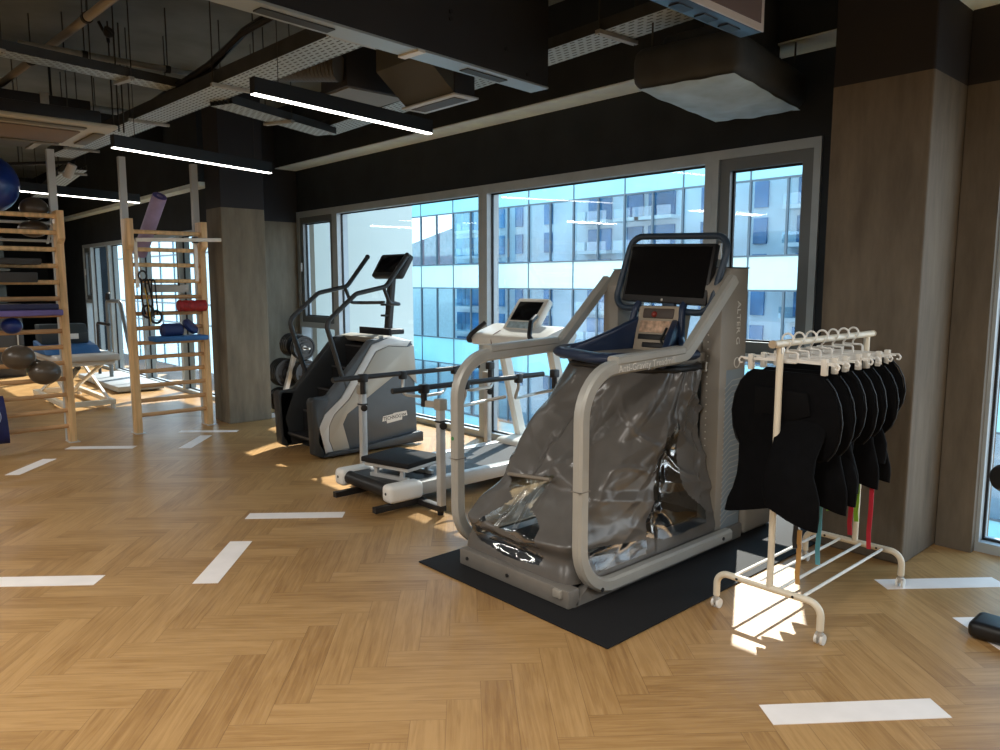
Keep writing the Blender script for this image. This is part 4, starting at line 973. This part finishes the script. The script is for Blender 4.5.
MB().prism([(-11.24, .865), (-10.90, .822), (-10.88, .96), (-11.0, 1.07), (-11.24, 1.07)], 'y', 2.08, 2.62, bev=.012).build('case', mat('case_grey', (.03, .04, .045), .5), R)
MB().box(-10.885, -10.872, 2.40, 2.50, .88, .95, bev=.004).build('white_sticker', M_plastw, R)
R = thing('floor_trolley', 'grey upright frame on a flat base by the far left windows', 'frame', (-12.6, 3.3, 0))
b = MB(); b.tube([(-13.1, 3.45, .10), (-13.0, 3.42, 1.32), (-12.45, 3.46, 1.32), (-12.0, 3.50, .10)], .03, 10, fil=.08); b.build('bent_tube', mat('tube_grey', (.16, .18, .19), .4, .3), R)
MB().box(-13.9, -11.7, 3.15, 3.80, .02, .10, bev=.01).build('base_plate', mat('plate_grey', (.35, .38, .40), .5), R)
b = MB(); b.tube([(-12.9, 3.40, .95), (-13.6, 3.42, .95), (-13.65, 3.42, .10)], .025, 8, fil=.05); b.lathe([(0, 0), (.04, .02), (.03, .12), (0, .14)], (-12.8, 3.38, 1.33), (.3, 0, 1), 12); b.build('arm_support', M_black, R)
# dark sideboard with equipment behind left bars
R = thing('equipment_cabinet', 'dark open cabinet of equipment standing far behind the left wall bars', 'cabinet', (-15, 1.0, 0))
MB().box(-15.6, -15.0, -.6, 2.6, 0, 1.22, bev=.01).build('carcass', mat('cabinet_dark', (.025, .024, .024), .6), R)
for i in range(4):
    d_ = MB().box(-15.0, -14.975, -.58+i*.8, .20+i*.8, .04, 1.18, bev=.004).build('door', mat('cabinet_door', (.03, .03, .032), .5), R)
    MB().box(-14.975, -14.95, .10+i*.8, .12+i*.8, .55, .75).build('handle', M_chrome, d_, smooth=0)
MB().box(-15.02, -14.97, -.6, 2.6, 1.222, 1.25).build('worktop_edge', mat('cabinet_edge', (.12, .11, .10), .5), R, smooth=0)
for i, (y, w_, h_, d_, c_, l_) in enumerate(((.55, .3, .30, .3, (.62, .62, .58), 'white'), (1.25, .38, .18, .3, (.10, .10, .10), 'charcoal'), (1.75, .30, .22, .3, (.03, .05, .07), 'navy'), (0.0, .26, .38, .3, (.45, .60, .66), 'pale blue'))):
    R = thing('equipment_box', '%s equipment box standing on the dark cabinet behind the left wall bars' % l_, 'box', (-15.25, y, 1.25))
    MB().box(-15.4, -15.05, y-w_/2, y+w_/2, 1.2505, 1.25+h_, bev=.012).build('case', mat('case_'+l_.replace(' ', '_'), c_, .5), R)
    MB().box(-15.05, -15.04, y-w_*.35, y+w_*.35, 1.25+h_*.3, 1.25+h_*.75).build('front_panel', mat('front_'+l_.replace(' ', '_'), tuple(c*.4 for c in c_), .4), R, smooth=0)
R = thing('wall_shelf', 'dark grey shelf unit with white boxes seen high behind the left wall bars', 'shelf', (-15.3, 1.2, 1.9))
MB().box(-15.6, -15.1, -.4, 2.5, 1.80, 1.84).build('board', mat('shelf_grey', (.06, .07, .068), .6), R, smooth=0)
MB().box(-15.6, -15.57, -.4, 2.5, 1.25, 2.4).build('back_panel', mat('shelf_back', (.05, .062, .06), .7), R, smooth=0)
for y in (.45, 1.1):
    o = MB().box(-15.5, -15.15, y, y+.42, 1.841, 2.02, bev=.006).build('storage_box', mat('storage_grey', (.30, .31, .32), .6)); tag(o, 'light grey storage box on the high dark shelf, ' + ('left one' if y < .5 else 'right one'), 'box')

# ------------------------------------------------------------------ machine at the right edge
R = thing('exercise_machine', 'black machine foot and padded roller of equipment cut off by the right edge', 'exercise machine', (-.72, 3.80, 0))
b = MB(); b.box(-.97, -.45, 3.74, 3.92, .0045, .085, bev=.03, seg=4); b.build('foot_cover', mat('foot_black', (.006, .006, .007), .4), R)
b = MB(); b.bar([(-.62, 3.83, .08), (-.60, 3.83, .95)], .06, .08, bev=.01); b.build('upright', M_dgrey, R)
b = MB(); b.cyl((-.60, 3.80, .80), (-.76, 3.66, .80), .018); b.lathe([(0, 0), (.045, 0), (.055, .012), (.055, .13), (.045, .145), (0, .145)], (-.76, 3.66, .80), (-.12, -.14, 0), 20); b.build('padded_roller', M_black, R)

# ------------------------------------------------------------------ ceiling
def pendant(a, b, label):
    a, b = Vector(a), Vector(b); d = (b-a).normalized(); n = Vector((-d.y, d.x, 0))
    R = thing('linear_light', label, 'pendant light', tuple((a+b)/2))
    MB().bar([a+Vector((0, 0, .055)), b+Vector((0, 0, .055))], .055, .10).build('housing', M_housing, R, smooth=0)
    MB().bar([a+d*.004+Vector((0, 0, .002)), b-d*.004+Vector((0, 0, .002))], .046, .010).build('diffuser', M_light, R, smooth=0)
    for t in (.12, .88):
        p = a+(b-a)*t
        MB().cyl(p+Vector((0, 0, .10)), (p.x, p.y, ZC-.003), .003, n=6).build('suspension_wire', M_rod, R)
pendant((-4.752, 2.182, 2.80), (-5.027, 3.81, 2.80), 'lit black linear pendant light nearest the window, under the perforated trays')
pendant((-6.817, 1.911, 2.70), (-7.319, 3.52, 2.70), 'lit black linear pendant light, middle of the three')
pendant((-9.749, 1.643, 2.60), (-10.2, 3.128, 2.60), 'lit black linear pendant light, farthest, above the left wall bars')

def tray(pts, w_, z, label, rods=(), h=.07, group='perforated cable trays'):
    a, b = Vector((*pts[0], z)), Vector((*pts[1], z)); d = (b-a).normalized(); n = Vector((-d.y, d.x, 0))*w_/2
    R = thing('cable_tray', label, 'cable tray', tuple((a+b)/2), group)
    up = Vector((0, 0, h))
    q = MB(); q.quad(a-n, b-n, b+n, a+n); q.build('perforated_base', M_tray, R, smooth=0, flatuv=tuple(d), recalc=False)
    for s_ in (-1, 1):
        q = MB(); q.bar([a+n*s_+up/2, b+n*s_+up/2], .004, h); q.build('side_flange', M_trayd, R, smooth=0)
    for t in rods:
        p = a+(b-a)*t
        k = MB(); k.bar([p-n*1.35-Vector((0, 0, .014)), p+n*1.35-Vector((0, 0, .014))], .04, .024); br = k.build('support_channel', M_galv, R, smooth=0)
        for s_ in (-1, 1):
            k = MB(); k.cyl(p+n*1.25*s_-Vector((0, 0, .03)), Vector((p.x+n.x*1.25*s_, p.y+n.y*1.25*s_, ZC-.003)), .005, n=6); k.build('threaded_rod', M_rod, br)
    c = MB()
    for k in range(4): c.tube([a+n*(-.6+.4*k)+Vector((0, 0, .025)), b+n*(-.6+.4*k)+Vector((0, 0, .025))], .016, 6)
    c.build('cables', M_black, R)
tray([(-10.4, 2.33), (-3.66, 2.62)], .27, 3.10, 'long perforated cable tray crossing the ceiling in front, nearest of the trays', (.12, .42, .68, .92), .10)
tray([(-7.1, 4.0), (-2.4, 3.77)], .26, 3.12, 'perforated cable tray running close to the window beam', (.2, .62, .85))
tray([(-6.3, 2.62), (-6.85, 3.90)], .24, 3.06, 'short perforated tray joining the two long cable trays', (.5,))
tray([(-6.35, .2), (-6.72, 2.42)], .20, 3.22, 'narrow perforated cable tray at upper left, above the tan pipe', (.4, .8))
tray([(-14.5, 2.9), (-10.65, 2.55)], .24, 3.0, 'far perforated cable tray beyond the air conditioner', (.3, .92))

def pipe(pts, r, label, m, hang=()):
    o = MB().tube(pts, r, 12, fil=.1).build('ceiling_pipe', m); tag(o, label, 'pipe')
    cl = MB()
    P = [Vector(p) for p in pts]
    for t in hang:
        p = P[0]+(P[-1]-P[0])*t
        cl = MB(); cl.cyl(p+Vector((0, 0, r)), (p.x, p.y, ZC-.003), .005, n=6)
        d = (P[-1]-P[0]).normalized(); cl.cyl(p-d*.02, p+d*.02, r*1.25, n=12); cl.build('pipe_hanger', M_rod, o)
pipe([(-9.2, 1.48, 3.5), (-5.0, 1.70, 3.52)], .032, 'thick tan pipe slanting across the top left corner', mat('tan_pipe', (.30, .265, .21), .5), (.35, .7))
pipe([(-6.845, 1.3, 3.4), (-6.79, 3.1, 3.4)], .026, 'thin grey conduit crossing under the slab at upper left, nearer one', M_galv, (.25, .6, .85))
pipe([(-8.93, 1.0, 3.4), (-8.80, 2.66, 3.4)], .036, 'grey pipe ending above the ceiling air conditioner', M_galv, (.7,))
pipe([(-3.9, 1.2, 3.86), (-6.2, 3.6, 3.86)], .02, 'dark conduit fixed flat to the concrete slab', M_rod)
o = MB(); o.tube([(-7.4, 2.42, 3.20), (-6.3, 2.45, 3.24), (-5.5, 2.48, 3.42), (-4.9, 2.50, 3.45), (-4.3, 2.55, 3.30), (-3.8, 2.6, 3.25)], .028, 8, fil=.3); o.tube([(-7.4, 2.37, 3.19), (-6.0, 2.40, 3.27), (-5.4, 2.42, 3.37), (-4.6, 2.46, 3.39), (-3.9, 2.55, 3.25)], .022, 8, fil=.3)
o = o.build('cable_bundle', M_black); tag(o, 'black cable bundle arching over the front cable tray', 'cables')
# ceiling air conditioner cassette
R = thing('ceiling_air_conditioner', 'beige square air conditioning cassette hanging at the upper left', 'air conditioner', (-7.5, 1.3, 2.9))
MB().box(-7.66, -6.56, .82, 1.89, 2.803, 2.838, bev=.015).build('face_panel', mat('beige_plastic', (.46, .44, .36), .5), R)
MB().box(-7.42, -6.82, 1.06, 1.68, 2.789, 2.7995, bev=.004).build('intake_grille', mat('brown_filter', (.20, .15, .115), .8), R)
for (a, b, c, d) in ((-7.60, -7.51, 1.06, 1.68), (-6.71, -6.62, 1.06, 1.68), (-7.42, -6.82, .88, .97), (-7.42, -6.82, 1.77, 1.86)):
    MB().box(a, b, c, d, 2.790, 2.7995, bev=.003).build('louvre', mat('louvre_brown', (.13, .12, .09), .6), R)
MB().box(-7.54, -6.68, .94, 1.80, 2.835, 2.95, bev=.01).build('body', M_dduct, R)
r_ = MB()
for x in (-7.5, -6.72):
    for y in (1.0, 1.76): r_.cyl((x, y, 2.95), (x, y, ZC-.003), .005, n=6)
r_.build('threaded_rods', M_rod, R)
R = thing('ventilation_duct', 'dark rectangular duct above and behind the beige ceiling air conditioner', 'duct', (-8.8, 1.2, 3.1))
MB().prism([(.2, 2.975), (1.75, 2.975), (2.15, 3.12), (2.15, 3.36), (.2, 3.36)], 'x', -9.1, -8.3, bev=.006).build('sheet_casing', M_dduct, R)
MB().prism([(1.72, 2.96), (1.79, 2.965), (1.79, 3.375), (1.72, 3.375)], 'x', -9.12, -8.28).build('flange', M_galv, R, smooth=0)
for y in (.6, 1.9): MB().bar([(-8.7, y, 3.36), (-8.7, y, ZC-.003)], .02, .02).build('hanger_rod', M_rod, R, smooth=0)
# large hanging displays
R = thing('hanging_display', 'large dark ceiling-hung display panel seen from behind, above the first pendant light', 'display', (-3.5, 2.5, 2.85))
A, B_ = Vector((-3.30, .75, 2.85)), Vector((-3.555, 3.63, 2.85)); d = (B_-A).normalized(); n = Vector((d.y, -d.x, 0))
MB().bar([A+Vector((0, 0, .56)), B_+Vector((0, 0, .56))], .05, 1.10).build('back_panel', M_dduct, R, smooth=0)
MB().bar([A-n*.045+Vector((0, 0, .004)), B_-n*.045+Vector((0, 0, .004))], .15, .012).build('bottom_edge', M_alup, R, smooth=0)
for t0, t1 in ((.30, .44), (.76, .88)):
    MB().bar([A+(B_-A)*t0-n*.05-Vector((0, 0, .004)), A+(B_-A)*t1-n*.05-Vector((0, 0, .004))], .07, .008).build('speaker_grille', mat('grille_dark', (.03, .034, .036), .6), R, smooth=0)
k = MB(); p = A+(B_-A)*.62; k.bar([p+n*.04-Vector((0, 0, .005)), p-n*.13-Vector((0, 0, .005))], .05, .014); k.build('clip', M_plastw, R)
k = MB()
for t, z in ((.70, .22), (.86, .16), (.93, .05), (.70, .26)): p = A+(B_-A)*t+n*.026; k.cyl(p+Vector((0, 0, z)), p+n*.004+Vector((0, 0, z)), .014, n=12)
k.build('bolt', M_black, R)
k = MB()
for t in (.3, .75): p = A+(B_-A)*t; k.bar([p+Vector((0, 0, 1.06)), (p.x, p.y, ZC)], .05, .05)
k.build('ceiling_mount', M_housing, R)
R = thing('wall_television', 'pinkish reflecting screen seen edge on at the top right, with slotted dark blue underside', 'television', (-1.8, 2.7, 2.72))
A, B_ = Vector((-1.80, 1.9, 2.70)), Vector((-1.79, 3.20, 2.70)); d = (B_-A).normalized(); n = Vector((d.y, -d.x, 0))
T_ = Matrix.Identity(4)
MB().box(-1.90, -1.795, 1.85, 3.20, 2.70, 3.55, bev=.006).build('case', mat('tv_blue_black', (.020, .024, .045), .35), R)
MB().box(-1.794, -1.785, 1.85, 3.20, 2.70, 3.55, bev=.003).build('bezel', mat('tv_bezel', (.55, .47, .42), .35, .3), R)
MB().box(-1.7848, -1.782, 1.88, 3.17, 2.73, 3.52).build('screen', mat('tv_pink_reflection', (.16, .12, .115), .25), R, smooth=0)  # pinkish reflection on the screen put into its base colour
for y in (2.35, 2.62, 2.80, 2.98): MB().box(-1.88, -1.83, y, y+.10, 2.695, 2.7005).build('port_slot', M_black, R, smooth=0)
k = MB(); k.box(-1.87, -1.83, 2.4, 2.5, 3.55, ZC); k.build('ceiling_mount', M_housing, R)
# ducts and diffusers
R = thing('air_diffuser', 'dark plenum box with white framed grille hanging near the window beam', 'air diffuser', (-4.6, 3.6, 2.9))
MB().prism([(-4.87, 2.93), (-4.28, 2.93), (-4.28, 3.35), (-4.87, 3.35)], 'y', 3.46, 3.65, bev=.006).build('plenum', M_dduct, R)
v = MB(); va = [v.bm.verts.new(p) for p in ((-4.87, 3.455, 2.935), (-4.28, 3.455, 2.935), (-4.28, 3.20, 3.14), (-4.87, 3.20, 3.14))]; vb = [v.bm.verts.new(p) for p in ((-4.87, 3.455, 3.33), (-4.28, 3.455, 3.33), (-4.28, 3.20, 3.33), (-4.87, 3.20, 3.33))]
v.bm.faces.new(va); v.bm.faces.new(vb[::-1])
for i in range(4): v.bm.faces.new((va[i], va[(i+1) % 4], vb[(i+1) % 4], vb[i]))
v.build('slanted_hood', mat('olive_board', (.070, .068, .056), .7), R, smooth=0)
g = MB(); g.box(-4.90, -4.26, 3.44, 3.67, 2.915, 2.929, bev=.003); gf = g.build('grille_frame', M_post, R)
MB().box(-4.84, -4.32, 3.49, 3.62, 2.911, 2.9155).build('grille', mat('grille_brown', (.06, .05, .04), .6), gf, smooth=0)
MB().cyl((-4.57, 3.5, 3.35), (-4.57, 3.5, ZC), .02).build('support_rod', M_rod, R)
R = thing('air_plenum', 'dark square plenum box with pale underside left of the slanted hood', 'air diffuser', (-5.3, 3.55, 3.1))
MB().box(-5.60, -5.20, 3.15, 3.70, 3.10, 3.52, bev=.005).build('box', M_dduct, R)
MB().box(-5.585, -5.215, 3.17, 3.70, 3.088, 3.0995).build('bottom_panel', mat('grey_panel', (.22, .215, .20), .6), R, smooth=0)
h = MB(); pr_ = []
for i in range(40): pr_ += [(.085 if i % 2 else .10, i*.017)]
h.lathe([(0, 0)]+pr_+[(0, .68)], (-5.22, 3.10, 3.22), (-.9, -.45, .10), 18); h.build('flexible_duct', mat('flex_duct', (.10, .095, .085), .6), R)
MB().cyl((-5.4, 3.4, 3.52), (-5.4, 3.4, ZC-.003), .012).build('support_rod', M_rod, R)
# insulated unit by the window
R = thing('insulated_duct_unit', 'bulky jacketed air unit with dark sides and pale underside near the right column', 'air unit', (-2.5, 4.35, 2.75))
UM = Matrix.Translation((-2.24, 3.755, 2.70)) @ Matrix.Rotation(math.radians(9.0), 4, 'Z')
b = MB(); b.box(-.64, .02, -.02, 1.18, .02, .26, bev=.075, seg=4); b.box(-.52, -.10, .10, 1.05, .20, .34, bev=.05, seg=3)
for v in b.bm.verts: v.co += Vector((noise.noise(v.co*4), noise.noise(v.co*4+Vector((9, 0, 0))), noise.noise(v.co*4+Vector((0, 9, 0)))))*.012
bmesh.ops.transform(b.bm, matrix=UM, verts=b.bm.verts); b.build('jacket', M_foil, R)
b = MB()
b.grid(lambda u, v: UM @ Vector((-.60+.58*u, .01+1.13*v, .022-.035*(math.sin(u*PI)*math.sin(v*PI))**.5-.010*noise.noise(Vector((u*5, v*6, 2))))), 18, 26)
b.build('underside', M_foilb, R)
b = MB(); b.box(-.45, -.15, .55, 1.10, .33, .75, bev=.02); bmesh.ops.transform(b.bm, matrix=UM, verts=b.bm.verts); b.build('duct_collar', M_foil, R)
b = MB()
for x in (-.57, -.04):
    for y in (.12, 1.05):
        p = UM @ Vector((x, y, .25)); b.cyl(p, (p.x, p.y, ZC-.003), .006, n=6)
b.build('hanger_rods', M_rod, R)
o = MB(); o.lathe([(0, 0), (.22, 0), (.25, .02), (.25, .10), (0, .12)], (-3.0, 2.85, 3.28), (0, 0, 1), 28); o = o.build('ceiling_speaker', mat('grey_speaker', (.30, .29, .26), .6)); tag(o, 'pale round unit on the ceiling partly hidden at the top edge', 'ceiling fixture')
# spot
R = thing('spotlight', 'white cylindrical track spotlight on a dark arm at the upper left', 'spotlight', (-8.9, 2.1, 2.8))
MB().bar([(-9.6, 1.55, 2.845), (-8.9, 2.12, 2.845)], .03, .03).build('track', M_housing, R)
MB().lathe([(0, 0), (.042, 0), (.045, .005), (.045, .15), (.03, .155), (0, .155)], (-8.96, 2.05, 2.69), (.25, .25, .65), 20).build('lamp_head', M_plastw, R)
MB().cyl((-9.4, 1.71, 2.85), (-9.4, 1.71, ZC), .006, n=6).build('suspension_rod', M_rod, R)
# loose cable knot and rods
R = thing('hanging_cables', 'knot of black cables with threaded rods hanging from the slab at upper left', 'cables', (-7.6, 2.2, 3.8))
k = MB(); k.tube([(-7.5, 2.05, ZC-.02), (-7.55, 2.10, 3.82), (-7.50, 2.16, 3.78), (-7.42, 2.14, 3.80), (-7.44, 2.08, 3.84), (-7.52, 2.12, 3.80), (-7.5, 2.12, 3.72)], .014, 7, fil=.03); k.ball((-7.48, 2.12, 3.80), .045); k.build('cable_knot', M_black, R)
for dx, dy in ((0, 0), (.05, .03), (.02, .08)):
    MB().cyl((-7.5+dx, 2.12+dy, 2.95), (-7.5+dx, 2.12+dy, ZC), .007, n=6).build('threaded_rod', M_rod, R)
# ------------------------------------------------------------------ light, sky, camera
sun = bpy.data.lights.new('sun', 'SUN'); sun.energy = 12.0; sun.angle = math.radians(0.55); sun.color = (1.0, 0.95, 0.86)
so = bpy.data.objects.new('sun', sun); COL.objects.link(so)
dv = Vector((0.49*math.cos(math.radians(43)), -0.872*math.cos(math.radians(43)), -math.sin(math.radians(43))))
so.rotation_euler = dv.to_track_quat('-Z', 'Y').to_euler(); so.location = (-6, 15, 12)
def lamp(loc, sx, sy, e, rz=0, col=(1.0, 0.955, 0.89)):
    l = bpy.data.lights.new('ceiling_lamp', 'AREA'); l.shape = 'RECTANGLE'; l.size = sx; l.size_y = sy; l.energy = e; l.color = col
    o = bpy.data.objects.new('ceiling_lamp', l); COL.objects.link(o); o.location = loc; o.rotation_euler = (0, 0, rz)
for x, y in ((-0.9, 0.6), (-0.6, -2.0), (-3.6, -0.6), (-4.0, -2.8), (-7.0, -1.4), (-10.0, -1.0), (-13.5, 1.0), (1.2, 2.2)):
    lamp((x, y, 2.78), 0.25, 1.7, 57, math.radians(10))
wd = bpy.data.worlds.new('world'); S.world = wd; wd.use_nodes = True
nt = wd.node_tree; N = nt.nodes; L = nt.links; bg = N['Background']
tc = N.new('ShaderNodeTexCoord'); sx = N.new('ShaderNodeSeparateXYZ'); L.new(tc.outputs['Generated'], sx.inputs[0])
rp = N.new('ShaderNodeValToRGB'); rp.color_ramp.elements[0].position = 0.0; rp.color_ramp.elements[0].color = (0.95, 0.98, 1.0, 1)
rp.color_ramp.elements[1].position = 0.6; rp.color_ramp.elements[1].color = (0.38, 0.66, 0.95, 1)
L.new(sx.outputs['Z'], rp.inputs['Fac']); L.new(rp.outputs['Color'], bg.inputs['Color']); bg.inputs['Strength'].default_value = 3.4

cam = bpy.data.cameras.new('camera'); cam.lens = 27.0; cam.sensor_width = 36.0; cam.clip_start = 0.05; cam.clip_end = 200
co = bpy.data.objects.new('camera', cam); COL.objects.link(co)
co.location = (0, 0, 1.6); co.rotation_euler = (math.radians(83.0), 0, math.radians(47.7))
S.camera = co
S.view_settings.view_transform = 'Standard'; S.view_settings.look = 'None'; S.view_settings.exposure = 0.0
S.cycles.use_denoising = True
S.cycles.max_bounces = 8; S.cycles.transparent_max_bounces = 16; S.cycles.sample_clamp_indirect = 6
S.cycles.caustics_reflective = False; S.cycles.caustics_refractive = False
